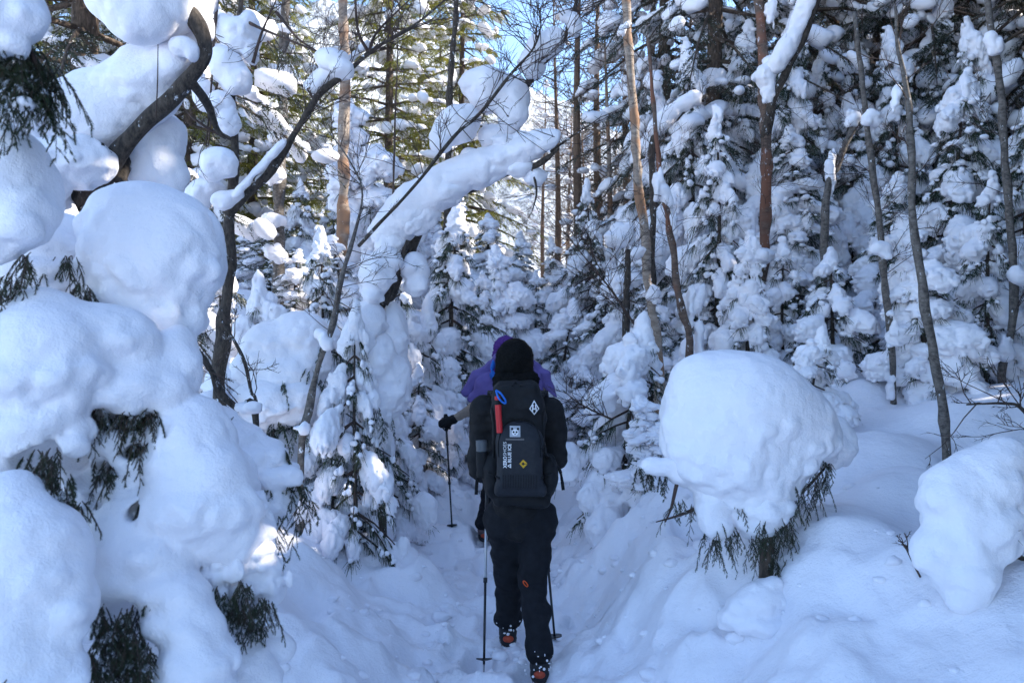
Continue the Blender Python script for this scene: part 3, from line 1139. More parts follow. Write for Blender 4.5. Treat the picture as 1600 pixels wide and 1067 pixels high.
spruce(138, 6.6, 1, 1.0, 'tall rough-barked spruce behind the snow slab of the leaning trunk', None, False)
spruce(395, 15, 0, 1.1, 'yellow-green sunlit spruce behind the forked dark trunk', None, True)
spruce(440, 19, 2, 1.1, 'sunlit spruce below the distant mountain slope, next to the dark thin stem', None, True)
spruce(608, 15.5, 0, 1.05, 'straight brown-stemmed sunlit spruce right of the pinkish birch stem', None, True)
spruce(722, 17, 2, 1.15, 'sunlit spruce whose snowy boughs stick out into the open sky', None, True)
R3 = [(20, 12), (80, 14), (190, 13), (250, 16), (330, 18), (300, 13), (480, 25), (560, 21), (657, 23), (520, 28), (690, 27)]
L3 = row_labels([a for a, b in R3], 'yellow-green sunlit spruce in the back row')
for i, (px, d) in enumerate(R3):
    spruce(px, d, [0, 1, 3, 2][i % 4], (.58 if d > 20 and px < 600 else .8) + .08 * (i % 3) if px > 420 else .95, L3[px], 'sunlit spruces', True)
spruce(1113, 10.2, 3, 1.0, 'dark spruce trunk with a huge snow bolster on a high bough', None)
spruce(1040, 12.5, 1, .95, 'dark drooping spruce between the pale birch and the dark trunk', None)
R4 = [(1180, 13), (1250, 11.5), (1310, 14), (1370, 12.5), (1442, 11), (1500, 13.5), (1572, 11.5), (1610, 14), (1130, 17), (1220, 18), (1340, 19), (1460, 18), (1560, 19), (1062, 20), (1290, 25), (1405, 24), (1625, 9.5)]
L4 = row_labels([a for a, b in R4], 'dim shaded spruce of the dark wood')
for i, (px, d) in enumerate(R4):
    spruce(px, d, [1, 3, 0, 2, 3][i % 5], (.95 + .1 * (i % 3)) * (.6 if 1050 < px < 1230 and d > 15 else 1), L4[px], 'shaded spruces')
larch(934, 15, 0, .95, 'bare reddish larch with fine twigs against the pale sky, left of the pale birch')
larch(980, 18, 2, .85, 'taller bare larch with a mesh of twigs just behind the reddish larch')
R5 = [(890, 20), (1022, 14), (1075, 16), (1240, 15), (1295, 12), (850, 24), (960, 23), (1150, 14), (910, 27), (1005, 21), (1385, 13), (1480, 12.5), (948, 12.5), (905, 13.5), (868, 16)]
L5 = row_labels([a for a, b in R5], 'bare twiggy larch')
for i, (px, d) in enumerate(R5):
    larch(px, d, [1, 2, 0][i % 3], .8, L5[px], 'bare larches')

# the wood goes on to the right and behind: it shades the trail
rng = np.random.default_rng(5)
mbf = MB()
# gaps cleared in the unseen boughs to place sun patches: (a sunlit spot, width of the gap)
GAPS = [(P(356, 415, 2.2), -.10), (P(405, 870, 2.08), -.11), (P(295, 945, 1.88), -.16), (P(490, 775, 4.5), .12), (P(600, 750, 4.9), -.08), (P(722, 740, 5.3), -.08), (P(1550, 640, 5.6), .02), (P(130, 150, 3.1), .0)]
SD = np.array(sdir)


def gap_dist(q):
    """how far the points q (N,3) lie outside the nearest gap"""
    out = np.full(len(q), 9.0)
    for T, w in GAPS:
        v = q - T
        t = np.maximum(v @ SD, 0)
        out = np.minimum(out, np.linalg.norm(v - t[:, None] * SD, axis=1) - w)
    return out


spots = []
for k in range(220):
    x, y = rng.uniform(3.0, 15), rng.uniform(-5, 14)
    if x < 0.72 * y + 1.6 or (x < 4.0 and y < 0):
        continue
    if any((x - a) ** 2 + (y - b) ** 2 < 1.5 for a, b in spots):
        continue
    H = rng.uniform(7, 12) * (0.75 if x < 5 else 1)
    z = gz(x, y)
    st = np.array([[x, y, z + H * q] for q in np.linspace(0, 1, 30)])
    if gap_dist(st).min() < .02:
        continue
    spots.append((x, y))
    tubes(mbf, np.array([[x, y, z - .5], [x, y, z + H * .5], [x, y, z + H]]), [.13, .08, .01], 6)
    n = 240
    f = rng.uniform(.08, 1, n)
    a = rng.uniform(0, 6.28, n)
    L = 1.7 * (1 - f) ** .7 * rng.uniform(.6, 1.1, n) + .15
    o = np.stack([0 * f + x, 0 * f + y, z + f * H], -1)
    d = np.stack([np.cos(a), np.sin(a), -.3 + 0 * a], -1)
    lat = np.stack([-np.sin(a), np.cos(a), 0 * a], -1)
    w = (.16 + .2 * L)[:, None]
    m = o + d * (L * .6)[:, None]
    V = np.stack([o, m + lat * w, o + d * L[:, None] - [0, 0, .1], m - lat * w, m + [0, 0, .1]], 1)
    gd = np.min([gap_dist(V[:, 0] * (1 - t) + V[:, 2] * t) for t in (.2, .4, .6, .8, 1.0)], 0)
    V = V[gd > (.16 + .2 * L) * .7]
    idx = np.array([[0, 1, 4], [1, 2, 4], [2, 3, 4], [3, 0, 4]])
    mbf.add(V.reshape(-1, 3), (idx[None] + np.arange(len(V))[:, None, None] * 5).reshape(-1, 3))
fo = link('forest', mbf.mesh('forest', smooth=False), M_NEEDLE_FAR)
fo['kind'] = 'stuff'
fo['label'] = 'the same dark conifer wood going on beyond the trail side'


# ------------------------------------------------------------------ single trees built where they stand
def PX(lst):
    return np.array([P(*q) for q in lst])


def part(root, name, mb, mk, smooth=True, stuff=False, parent=None):
    me = mb.mesh(name, origin=root.location, smooth=smooth)
    me.materials.append(MATS[mk])
    o = link(name, me, None, root)
    if parent is not None:
        o.parent = parent
    if stuff:
        o['kind'] = 'stuff'
    return o


SNOW_SEED = [0.0]


def snow_part(root, ells, vox=0.014, k=0.05, amp=0.012, freq=11.0, top=.25, name='snow_pillow', cuts=()):
    SNOW_SEED[0] += 2.37
    V, Q = snow_shape(ells, vox, k, amp, freq, top, SNOW_SEED[0], cuts)
    pcs = islands(V, Q)
    for v, q in pcs:                                    # every loose piece is a part of its own
        if len(q) < max(40, .01 * len(pcs[0][1])):
            continue
        me = make_mesh(name, v - np.asarray(root.location), [q])
        me.materials.append(M_SNOW)
        link(name, me, None, root)


def E_(px, py, rx, ry, d, rd=None, tilt=0.0):
    """ellipsoid given by its outline in the photograph and its real depth; tilt turns it in the picture plane (degrees)"""
    s = d / F
    rd = rd if rd is not None else 0.5 * (rx + ry)
    t = math.radians(tilt)
    R = np.array([[math.cos(t), 0, -math.sin(t)], [0, 1, 0], [math.sin(t), 0, math.cos(t)]])
    return (P(px, py, d), np.array([rx * s, rd * s, ry * s]), R)


def pillows(root, groups, vox=.011, k=.04, amp=.012, freq=10.0, top=.25, fac=1.0, crumbs=1.0, cuts=()):
    rr = np.random.default_rng(int(abs(root.location[0] * 1000)) + len(groups))
    for g in groups:
        ells = [E_(q[0], q[1], q[2] * fac, q[3] * fac, *q[4:]) for q in g]
        for c, r, R in list(ells):                     # crumbly lower rims
            if r.mean() < .03:
                continue
            for q in range(int((10 + 160 * r.mean()) * crumbs)):  # noqa
                d = nrm(rr.normal(size=3)[None])[0]
                d[2] = -abs(d[2]) * rr.uniform(.3, 1.0) - .12
                d[1] = -abs(d[1])
                d /= np.linalg.norm(d)
                s = rr.uniform(.08, .2) * r.mean()
                s = min(max(s, .008), .017)
                ells.append((c + R @ (d * r * .96), np.array([s * 1.2, s, s * rr.uniform(.7, 1.1)]), None))
        snow_part(root, ells, vox, k, amp, freq, top, cuts=cuts)


def snow_along(root, pts, widths, heights, lift=0.6, n=9, vox=.014, k=.06, amp=.014, seed=0, name='snow_slab'):
    """snow lying along a limb: pts world polyline, half widths and half heights along it"""
    pth = spline(pts, n)
    rr = np.random.default_rng(seed + 100)
    w = np.interp(np.linspace(0, 1, n), np.linspace(0, 1, len(widths)), widths)
    h = np.interp(np.linspace(0, 1, n), np.linspace(0, 1, len(heights)), heights)
    ells = []
    for i in range(n):
        t = pth[min(i + 1, n - 1)] - pth[max(i - 1, 0)]
        seg = np.linalg.norm(t) * .62
        j = rr.uniform(.85, 1.15)
        c = pth[i] + np.array([0, 0, h[i] * lift])
        ells.append((c, np.array([max(seg, h[i] * .8), w[i] * j, h[i] * j]), rot_to(t)))
    return snow_part(root, ells, vox, k, amp, 10.0, .3, name)


def hang(crown, wood, spots, rng, size=.12, M=34, nlen=.013, nw=.0021, nper=3, depth_j=.05, out=None):
    """hanging sprays; spots (px, py, d, radius px)"""
    for px, py, d, r in spots:
        k = max(2, int(nper * r / 16))
        for j in range(k):
            b = P(px + rng.uniform(-r, r) * .8, py - rng.uniform(-.2, .9) * r, d + rng.uniform(-depth_j, depth_j))
            a = rng.uniform(0, 6.28)
            dv = out if out is not None else np.array([math.cos(a) * .7, math.sin(a) * .7 - .3, -rng.uniform(.6, 1.9)])
            spray(crown, wood, b, dv, size * rng.uniform(.35, 1.4), rng, .5, 8, M, nlen, nw, rng.uniform(.3, .55), .0014)


rng = np.random.default_rng(21)

# --- the great snow-buried spruce beside the trail
NEAR_GAPS = [(15, 455, 2.0, 28), (8, 510, 1.98, 22), (40, 405, 1.98, 14), (132, 455, 2.12, 16), (112, 408, 2.16, 12), (60, 735, 1.86, 34), (88, 765, 1.84, 30), (45, 755, 1.86, 22), (118, 795, 1.88, 20), (75, 720, 1.88, 26), (122, 845, 1.96, 14),
             (165, 735, 2.02, 20), (235, 790, 2.04, 18), (236, 820, 2.02, 14), (222, 700, 2.06, 16), (152, 650, 2.03, 18), (215, 655, 2.06, 20), (240, 648, 2.06, 14), (190, 655, 2.05, 16), (190, 1000, 1.88, 42), (215, 1040, 1.86, 36), (165, 1045, 1.86, 34), (185, 970, 1.88, 34), (205, 1020, 1.86, 36),
             (330, 930, 2.03, 18), (355, 935, 2.04, 18), (308, 930, 2.02, 16), (382, 915, 2.06, 14), (395, 960, 2.08, 16), (414, 945, 2.1, 14), (240, 925, 1.96, 16), (375, 950, 2.05, 14), (200, 555, 2.18, 10), (240, 545, 2.2, 9), (140, 940, 1.9, 14), (20, 1060, 1.62, 12)]
A_CUTS = [E_(px, py, r * 1.12, r * 1.0, d, r * 4.2) for px, py, d, r in NEAR_GAPS]
base = P(150, 1000, 2.25)
base[2] = gz(base[0], base[1])
A = thing('buried_spruce', 'nearest spruce, buried under big smooth snow pillows with a great round snow head on top', 'spruce tree', base)
mb = MB()
limb(mb, [base - [0, 0, .3], P(170, 900, 2.3), P(175, 700, 2.32), P(190, 520, 2.36), P(215, 400, 2.36)], [.045, .04, .034, .026, .012], 20, 8)
part(A, 'trunk', mb, 'spruce_bark')
pillows(A, [
    [(238, 405, 112, 118, 2.3), (215, 345, 85, 60, 2.3), (272, 395, 80, 92, 2.27), (232, 480, 88, 66, 2.28), (245, 528, 56, 28, 2.27, 44), (168, 425, 42, 50, 2.28)],
    [(28, 300, 60, 95, 1.95), (5, 250, 55, 60, 1.95), (0, 360, 50, 55, 1.95), (62, 320, 28, 60, 1.97), (30, 345, 40, 45, 1.9)],
    [(48, 870, 88, 100, 1.72), (20, 800, 62, 70, 1.74), (88, 930, 58, 62, 1.7), (30, 980, 90, 80, 1.68), (112, 960, 34, 46, 1.7), (60, 1045, 84, 50, 1.66), (0, 1090, 110, 70, 1.62)],
], vox=.008, k=.03, amp=.008, freq=12.0, fac=.96, crumbs=1.5)
pillows(A, [[
    (92, 372, 52, 42, 2.25), (78, 415, 40, 36, 2.22), (130, 400, 30, 30, 2.3),
    (70, 560, 105, 95, 1.95), (140, 520, 105, 50, 2.05), (45, 640, 75, 60, 1.92), (185, 590, 95, 55, 2.08), (60, 485, 60, 40, 2.0),
    (255, 570, 42, 42, 2.14), (278, 555, 26, 48, 2.16), (230, 600, 38, 32, 2.12),
    (72, 685, 62, 38, 1.92), (105, 655, 40, 30, 1.95), (20, 690, 60, 35, 1.9),
    (300, 700, 68, 78, 2.1), (330, 765, 72, 82, 2.06), (282, 770, 62, 72, 2.05), (352, 815, 46, 50, 2.08), (305, 655, 48, 36, 2.13), (265, 680, 30, 40, 2.12),
    (335, 650, 34, 20, 2.42), (365, 680, 42, 22, 2.4, 60), (405, 705, 42, 24, 2.38, 60), (440, 735, 34, 16, 2.36, 40), (385, 735, 40, 34, 2.4, 50), (425, 772, 42, 28, 2.38, 45), (400, 800, 30, 24, 2.36),
    (195, 835, 62, 62, 2.0), (165, 870, 45, 60, 2.0), (215, 885, 62, 36, 1.98), (190, 795, 44, 34, 2.02), (235, 850, 40, 40, 1.98), (160, 925, 36, 30, 1.98),
    (142, 735, 24, 50, 2.03), (150, 790, 26, 34, 2.02), (128, 690, 28, 30, 2.03), (155, 830, 14, 30, 2.0),
    (200, 712, 36, 36, 2.06), (62, 705, 26, 36, 2.0), (190, 745, 26, 28, 2.05), (222, 755, 20, 18, 2.05), (180, 680, 40, 22, 2.06),
    (288, 955, 44, 58, 1.92), (305, 1005, 50, 60, 1.9), (262, 905, 24, 48, 1.95), (290, 1055, 62, 44, 1.88), (250, 1000, 20, 40, 1.92),
    (372, 1010, 44, 42, 2.12), (345, 965, 26, 30, 2.1), (395, 1045, 40, 36, 2.1), (350, 1055, 30, 34, 2.08), (425, 1000, 20, 30, 2.2),
    (230, 790, 24, 16, 2.06), (250, 940, 24, 16, 2.0), (215, 958, 32, 16, 1.98), (170, 962, 24, 16, 1.97)
]], vox=.009, k=.035, amp=.010, freq=12.0, fac=.95, crumbs=2.0, cuts=A_CUTS)
# the crumbly drift under the slab
snow_part(A, [E_(*q) for q in [(395, 845, 26, 34, 2.12), (412, 880, 22, 44, 2.14), (380, 880, 34, 30, 2.1), (345, 890, 34, 20, 2.06), (415, 930, 18, 34, 2.15), (395, 815, 14, 36, 2.13), (310, 905, 26, 15, 2.04), (335, 925, 22, 18, 2.05), (385, 915, 24, 20, 2.1)]], .008, .02, .02, 20, .9)
# cores behind the pillows so that no hole shows the other side
snow_part(A, [E_(*q) for q in [(120, 700, 110, 130, 2.2), (90, 560, 120, 90, 2.18), (200, 640, 90, 70, 2.22), (290, 800, 105, 130, 2.2), (120, 880, 110, 120, 2.1), (240, 900, 90, 90, 2.12), (60, 430, 70, 60, 2.3), (320, 950, 80, 80, 2.25), (230, 1050, 130, 60, 2.2), (150, 480, 70, 60, 2.35)]], .014, .05, .014, 10, .4, cuts=A_CUTS)
crown, wood = MB(), MB()
hang(crown, wood, [(a, b, c - .04, d) for a, b, c, d in NEAR_GAPS], rng, .066, 30, .0095, .0012, 12, .05)
hang(crown, wood, [(440, 725, 2.34, 34), (430, 752, 2.33, 24), (462, 752, 2.33, 18), (430, 825, 2.34, 14), (418, 810, 2.35, 14), (345, 665, 2.38, 14), (360, 655, 2.4, 10), (475, 770, 2.34, 8)], rng, .10, 40, .012, .002, 5, .03)
hang(crown, wood, [(70, 420, 2.2, 40), (130, 600, 2.3, 60), (240, 700, 2.2, 60), (120, 800, 2.1, 60), (230, 930, 2.15, 70), (380, 950, 2.2, 60), (200, 500, 2.3, 40)], rng, .12, 30, .012, .002, 3, .05)
part(A, 'crown', crown, 'needle', False, True)
part(A, 'branches', wood, 'twig', True, True)

# --- spruce bough hanging in at the upper corner
ub = np.array([-1.9, 1.75, 0.0])
ub[2] = gz(ub[0], ub[1])
U = thing('overhanging_spruce', 'spruce standing out of view whose snowy needled bough hangs into the upper corner', 'spruce tree', ub)
mb = MB()
limb(mb, [ub - [0, 0, .3], ub + [0, 0, 2], ub + [.03, 0, 4.5]], [.1, .09, .05], 16, 9)
part(U, 'trunk', mb, 'spruce_bark')
crown, wood = MB(), MB()
bp = spline([ub + [0.02, 0, 1.75], P(-160, 20, 1.8), P(-40, 45, 1.82), P(40, 75, 1.82), P(62, 120, 1.82)], 20)
tubes(wood, bp, np.linspace(.018, .004, 20), 6)
for k in range(85):
    i = rng.integers(7, 19)
    a = rng.uniform(0, 6.28)
    spray(crown, wood, bp[i] + rng.normal(size=3) * .025, [math.cos(a) * .5 + .15, math.sin(a) * .5, -rng.uniform(.5, 1.2)], rng.uniform(.08, .15), rng, .35, 9, 60, .0105, .0019, .45, .0012)
part(U, 'crown', crown, 'needle', False, True)
part(U, 'bough', wood, 'twig', True)
pillows(U, [[(20, 20, 42, 55, 1.78), (-30, 30, 60, 60, 1.8), (48, 30, 16, 28, 1.79), (10, 65, 28, 18, 1.77), (36, 85, 12, 16, 1.78)], [(-90, 40, 60, 50, 1.82)], [(38, 162, 14, 10, 1.78)]], .009, .03, .008)

# --- the leaning trunk carrying a snow slab
bb = P(60, 640, 3.2)
bb[2] = gz(bb[0], bb[1])
B = thing('leaning_tree', 'thick crooked trunk leaning over the buried spruce with a long snow slab lying on it', 'tree', bb)
mb = MB()
lb = PX([(70, 480, 3.25), (115, 330, 3.2), (165, 268, 3.15), (215, 208, 3.1), (275, 140, 3.05), (315, 92, 3.0), (318, 60, 3.0), (300, 25, 3.0), (262, -20, 3.0), (235, -120, 3.05)])
lb = np.concatenate([[bb - [0, 0, .3]], lb])
limb(mb, lb, [.08, .072, .055, .045, .038, .033, .029, .028, .027, .026, .024], 80, 12, .30, 3)
part(B, 'trunk', mb, 'bark')
mb = MB()
limb(mb, PX([(185, 285, 3.16), (198, 255, 3.22), (230, 180, 3.35), (250, 70, 3.5), (262, -60, 3.6)]), [.03, .026, .02, .016, .012], 20, 7, .2, 5)
part(B, 'limb', mb, 'bark')
mb = MB()
limb(mb, PX([(150, 290, 3.15), (168, 250, 3.05), (160, 238, 3.02), (158, 225, 3.0)]), [.032, .026, .018, .01], 14, 7, .2, 6)
part(B, 'stub_branch', mb, 'bark')
mb = MB()
limb(mb, PX([(300, 130, 3.05), (325, 165, 3.2), (340, 205, 3.3), (360, 218, 3.3)]), [.02, .017, .013, .008], 14, 6, .2, 6)
part(B, 'stub_branch', mb, 'bark')
mb = MB()
limb(mb, PX([(100, 330, 3.2), (60, 270, 3.1), (10, 205, 3.0), (-30, 190, 3.0)]), [.02, .014, .01, .008], 14, 6, .2, 8)
part(B, 'stub_branch', mb, 'bark')
slab = PX([(20, 235, 3.22), (70, 222, 3.22), (125, 200, 3.22), (182, 165, 3.2), (236, 126, 3.17), (288, 92, 3.1)])
snow_along(B, slab, [.20, .2, .19, .16, .12, .08], [.20, .19, .165, .13, .11, .06], 0.0, 11, .011, .06, .012, 1)
snow_part(B, [E_(*q) for q in [(100, 255, 70, 40, 3.02), (60, 290, 50, 40, 3.0), (130, 250, 40, 28, 3.05), (90, 310, 22, 40, 3.1), (20, 190, 40, 30, 3.0), (105, 345, 14, 30, 3.12)]], .011, .05, .016, 13, .5)
snow_part(B, [E_(*q) for q in [(215, 10, 62, 52, 2.95), (170, -25, 40, 50, 2.95), (262, 20, 46, 38, 3.0), (245, -40, 80, 50, 2.97), (225, 40, 40, 26, 2.95)]], .011, .05, .009, 9, .25)
snow_part(B, [E_(*q) for q in [(312, 20, 20, 36, 3.08), (318, -20, 22, 40, 3.1), (290, 65, 24, 20, 3.1), (325, 45, 10, 20, 3.07)]], .01, .03, .009, 11, .3)
snow_part(B, [E_(*q) for q in [(248, 250, 40, 52, 3.3), (265, 215, 26, 32, 3.32), (225, 265, 24, 38, 3.3), (275, 275, 18, 30, 3.3)]], .011, .04, .01, 10, .25)
snow_part(B, [E_(*q) for q in [(285, 75, 26, 18, 2.97), (300, 85, 14, 16, 2.97)]], .009, .02, .008)
mb = MB()
limb(mb, PX([(244, 183, 2.92), (246, 130, 2.9), (247, 70, 2.9)]), [.003, .0025, .0015], 8, 4, .1, 3)
part(B, 'twig', mb, 'twig')

# --- the forked dark trunk
cb = P(352, 640, 5.0)
cb[2] = gz(cb[0], cb[1])
Cc = thing('forked_tree', 'dark forked trunk with one long bare limb rising to the right over the thicket', 'tree', cb)
mb = MB()
limb(mb, [cb - [0, 0, .3], P(345, 560, 5.0), P(356, 470, 5.0), P(358, 350, 5.0), P(368, 250, 5.0), P(362, 150, 5.0), P(368, 70, 5.0), P(378, 0, 5.0), P(385, -80, 5.0)], [.047, .042, .040, .038, .031, .025, .022, .019, .017], 60, 10, .32, 11)
part(Cc, 'trunk', mb, 'bark')
mb = MB()
cl = limb(mb, PX([(357, 335, 5.0), (375, 315, 4.98), (415, 275, 4.95), (445, 232, 4.9), (470, 195, 4.88), (500, 150, 4.85), (540, 115, 4.8), (577, 82, 4.78), (610, 62, 4.75), (650, 38, 4.72), (695, 0, 4.7), (720, -25, 4.7)]), [.034, .030, .027, .025, .022, .020, .017, .015, .012, .009, .006, .004], 60, 9, .34, 12)
part(Cc, 'limb', mb, 'bark')
mb = MB()
for pts in ([(577, 82, 4.78), (560, 50, 4.75), (555, 0, 4.7), (550, -40, 4.7)], [(577, 82, 4.78), (590, 50, 4.8), (640, 0, 4.85)], [(492, 160, 4.86), (480, 138, 4.84)], [(368, 70, 5.0), (345, 110, 4.95), (330, 190, 4.9), (325, 230, 4.9)],
            [(340, 0, 4.9), (335, 60, 4.9), (330, 140, 4.9), (322, 230, 4.9)], [(372, 30, 5), (420, 50, 4.9), (480, 75, 4.85), (520, 92, 4.82)], [(395, 100, 4.95), (410, 50, 4.9), (432, 0, 4.9)], [(352, 215, 4.95), (310, 190, 4.8), (283, 165, 4.7)], [(432, 20, 4.9), (465, 60, 4.85), (500, 83, 4.85)]):
    q = PX(pts)
    limb(mb, q, [.012, .009, .006, .004], 14, 5, .15, len(pts))
    twig_fans(mb, spline(q, 10), .006, rng, 7, .3, .2, 1.0, 2, .0032)
twig_fans(mb, cl, .006, rng, 44, .5, .35, .9, 3, .0036)
part(Cc, 'twigs', mb, 'twig', True, True)
for g in ([(370, 60, 26, 32, 5.0), (388, 55, 20, 36, 5.05), (350, 45, 14, 24, 4.98), (395, 85, 14, 22, 5.02)], [(355, 105, 24, 26, 4.95), (370, 125, 20, 22, 4.95), (345, 88, 14, 16, 4.95)], [(345, 165, 20, 24, 4.95), (360, 195, 18, 20, 4.95), (318, 150, 18, 28, 5.02), (308, 125, 14, 18, 5.02)],
          [(340, 250, 28, 20, 4.85), (330, 266, 18, 18, 4.85), (352, 262, 18, 14, 4.86)], [(355, 185, 16, 26, 4.95)], [(325, 295, 26, 18, 5.1), (310, 310, 20, 20, 5.1)], [(350, 312, 18, 12, 4.96), (372, 305, 12, 8, 4.95)]):
    snow_part(Cc, [E_(*q) for q in g], .014, .03, .012, 12, .3)
for a, b, w in (((372, 305), (440, 232), 5), ((490, 155), (535, 110), 14), ((540, 108), (575, 76), 6)):
    snow_along(Cc, [P(a[0], a[1] - w, 4.9), P((a[0] + b[0]) / 2, (a[1] + b[1]) / 2 - w * 1.2, 4.87), P(b[0], b[1] - w, 4.83)], [w / F * 5 * .8] * 2, [w / F * 5] * 2, .2, 7, .009, .02, .006, 4, 'snow_ridge')
snow_part(Cc, [E_(*q) for q in [(520, 95, 20, 16, 4.82), (535, 108, 18, 14, 4.8), (508, 88, 14, 10, 4.82)]], .011, .03, .008)

# --- the broken leaning trunk in the middle, under a long roll of snow
db = P(575, 600, 5.6)
db[2] = gz(db[0], db[1])
D_ = thing('snowy_leaning_tree', 'leaning trunk under a long bulging roll of snow, branch tips pointing to the open sky', 'tree', db)
mb = MB()
limb(mb, [db - [0, 0, .3], P(590, 515, 5.55), P(612, 455, 5.5), P(640, 390, 5.45), P(672, 330, 5.4), P(700, 298, 5.3), P(745, 290, 5.25), P(800, 264, 5.15), P(830, 262, 5.1), P(852, 250, 5.05), P(872, 232, 5.0)], [.06, .055, .05, .045, .04, .036, .032, .028, .022, .018, .008], 50, 9, .25, 21)
part(D_, 'trunk', mb, 'bark')
mb = MB()
b1 = limb(mb, PX([(560, 385, 5.15), (592, 351, 5.02), (654, 283, 4.95), (711, 212, 4.9), (749, 179, 4.9), (799, 115, 4.9), (832, 78, 4.88), (845, 40, 4.86), (840, 5, 4.86)]), [.012, .012, .011, .0105, .010, .009, .007, .005, .003], 50, 7, .3, 22)
b2 = limb(mb, PX([(790, 205, 5.2), (810, 160, 5.15), (828, 126, 5.1), (848, 100, 5.05), (879, 64, 5.0), (897, 20, 5.0), (908, -30, 5.0)]), [.022, .021, .02, .019, .017, .015, .012], 26, 7, .2, 23)
b3 = limb(mb, PX([(830, 262, 5.1), (838, 300, 5.1), (832, 330, 5.1)]), [.010, .007, .004], 10, 5, .15, 24)
b4 = limb(mb, PX([(860, 238, 5.05), (885, 220, 5.0), (930, 190, 4.95)]), [.010, .007, .003], 10, 5, .15, 25)
part(D_, 'limb', mb, 'bark')
mb = MB()
twig_fans(mb, b1, .006, rng, 44, .42, .25, 1.0, 3, .0036)
twig_fans(mb, b2, .006, rng, 34, .55, .25, 1.0, 3, .0038)
twig_fans(mb, b4, .006, rng, 8, .3, .1, 1.0, 2, .0032)
twig_fans(mb, b3, .006, rng, 6, .3, -.3, 1.0, 2, .0032)
part(D_, 'twigs', mb, 'twig', True, True)
snow_along(D_, PX([(598, 372, 5.4), (635, 335, 5.35), (680, 300, 5.25), (725, 272, 5.2), (770, 258, 5.15), (815, 240, 5.1), (862, 214, 5.02)]), [.10, .15, .17, .13, .11, .14, .09, .10, .04], [.10, .15, .165, .12, .095, .13, .075, .095, .035], 0.05, 14, .012, .05, .012, 31)
snow_part(D_, [E_(*q) for q in [(640, 345, 26, 22, 5.3), (668, 322, 20, 26, 5.28), (610, 380, 24, 26, 5.35), (648, 300, 24, 16, 5.3), (700, 270, 22, 14, 5.22), (735, 245, 18, 14, 5.18), (790, 222, 22, 13, 5.1), (815, 215, 16, 12, 5.08), (845, 212, 18, 10, 5.04), (815, 262, 22, 12, 5.12), (705, 300, 20, 18, 5.22)]], .012, .02, .016, 12, .4)
for g in ([(765, 140, 40, 32, 5.15), (795, 150, 26, 30, 5.15), (740, 130, 20, 18, 5.12), (795, 185, 18, 32, 5.18), (808, 160, 18, 44, 5.16)], [(715, 195, 32, 28, 5.1), (690, 215, 20, 28, 5.1), (735, 185, 14, 20, 5.1)], [(850, 72, 26, 20, 5.02), (832, 100, 20, 24, 5.06), (868, 60, 14, 16, 5.02)],
          [(898, 40, 10, 20, 4.98), (882, 25, 8, 12, 4.98)], [(770, 215, 26, 20, 5.2), (835, 275, 20, 18, 5.15)], [(620, 350, 30, 22, 5.4)]):
    snow_part(D_, [E_(*q) for q in g], .013, .035, .011, 11, .3)
# stout snowy stem under it
fb = P(600, 600, 5.5)
fb[2] = gz(fb[0], fb[1])
Fs = thing('broken_tree', 'short dark forked stem with a snow bulge on either side, under the long snow roll', 'tree', fb)
mb = MB()
limb(mb, [fb - [0, 0, .3], P(590, 510, 5.35), P(606, 470, 5.3), P(622, 420, 5.28), P(638, 375, 5.28)], [.035, .033, .03, .024, .015], 20, 8, .3, 26)
limb(mb, PX([(588, 505, 5.35), (584, 480, 5.33), (590, 470, 5.3)]), [.025, .02, .008], 8, 7, .3, 27)
part(Fs, 'trunk', mb, 'bark')
pillows(Fs, [[(590, 425, 26, 30, 5.2), (605, 405, 22, 20, 5.22), (583, 455, 18, 22, 5.2)], [(648, 415, 20, 22, 5.32), (652, 440, 16, 22, 5.32)], [(575, 500, 30, 30, 5.2), (560, 530, 26, 30, 5.15)], [(615, 520, 24, 50, 5.4), (610, 580, 30, 50, 5.4)]], .013, .03, .011, 11)


def stem(name, label, pts, radii, mk, seed, fans=0, fl=.35, cat='tree', sides=9, snow=None, wob=.28, depth=3, up=.3, tmin=.3, n=44, group=None, rooted=True):
    b0 = np.array(P(*pts[0]))
    b0[2] = gz(b0[0], b0[1])
    t = thing(name, label, cat, b0, 0, group)
    pp_ = PX(pts)
    if pp_[0][2] > b0[2] - .1 and cat != 'shrub' and rooted:
        pp_ = np.concatenate([[[pp_[0][0], pp_[0][1], b0[2] - .2]], pp_])
    m_ = MB()
    path = limb(m_, pp_, radii, n, sides, wob, seed)
    part(t, 'trunk', m_, mk)
    if fans:
        m_ = MB()
        twig_fans(m_, path, .006, np.random.default_rng(seed), fans, fl, up, 1.0, depth, .0034, tmin)
        part(t, 'twigs', m_, 'twig', True, True)
    rr = np.random.default_rng(seed)
    for g in snow or []:
        g2 = []
        for px, py, rx, ry, d in g:                    # a lump sits askew and breaks up at its rim
            g2.append((px, py, rx * .82, ry * .8, d, min(rx, ry) * .85, rr.uniform(-25, 25)))
            for q in range(4):
                a = rr.uniform(0, 6.28)
                g2.append((px + rx * .7 * math.cos(a), py + ry * .75 * math.sin(a), rx * rr.uniform(.25, .5), ry * rr.uniform(.25, .5), d + rr.uniform(-.03, .03)))
        snow_part(t, [E_(*q) for q in g2], .012, .015, .012, 13, .5)
    return t


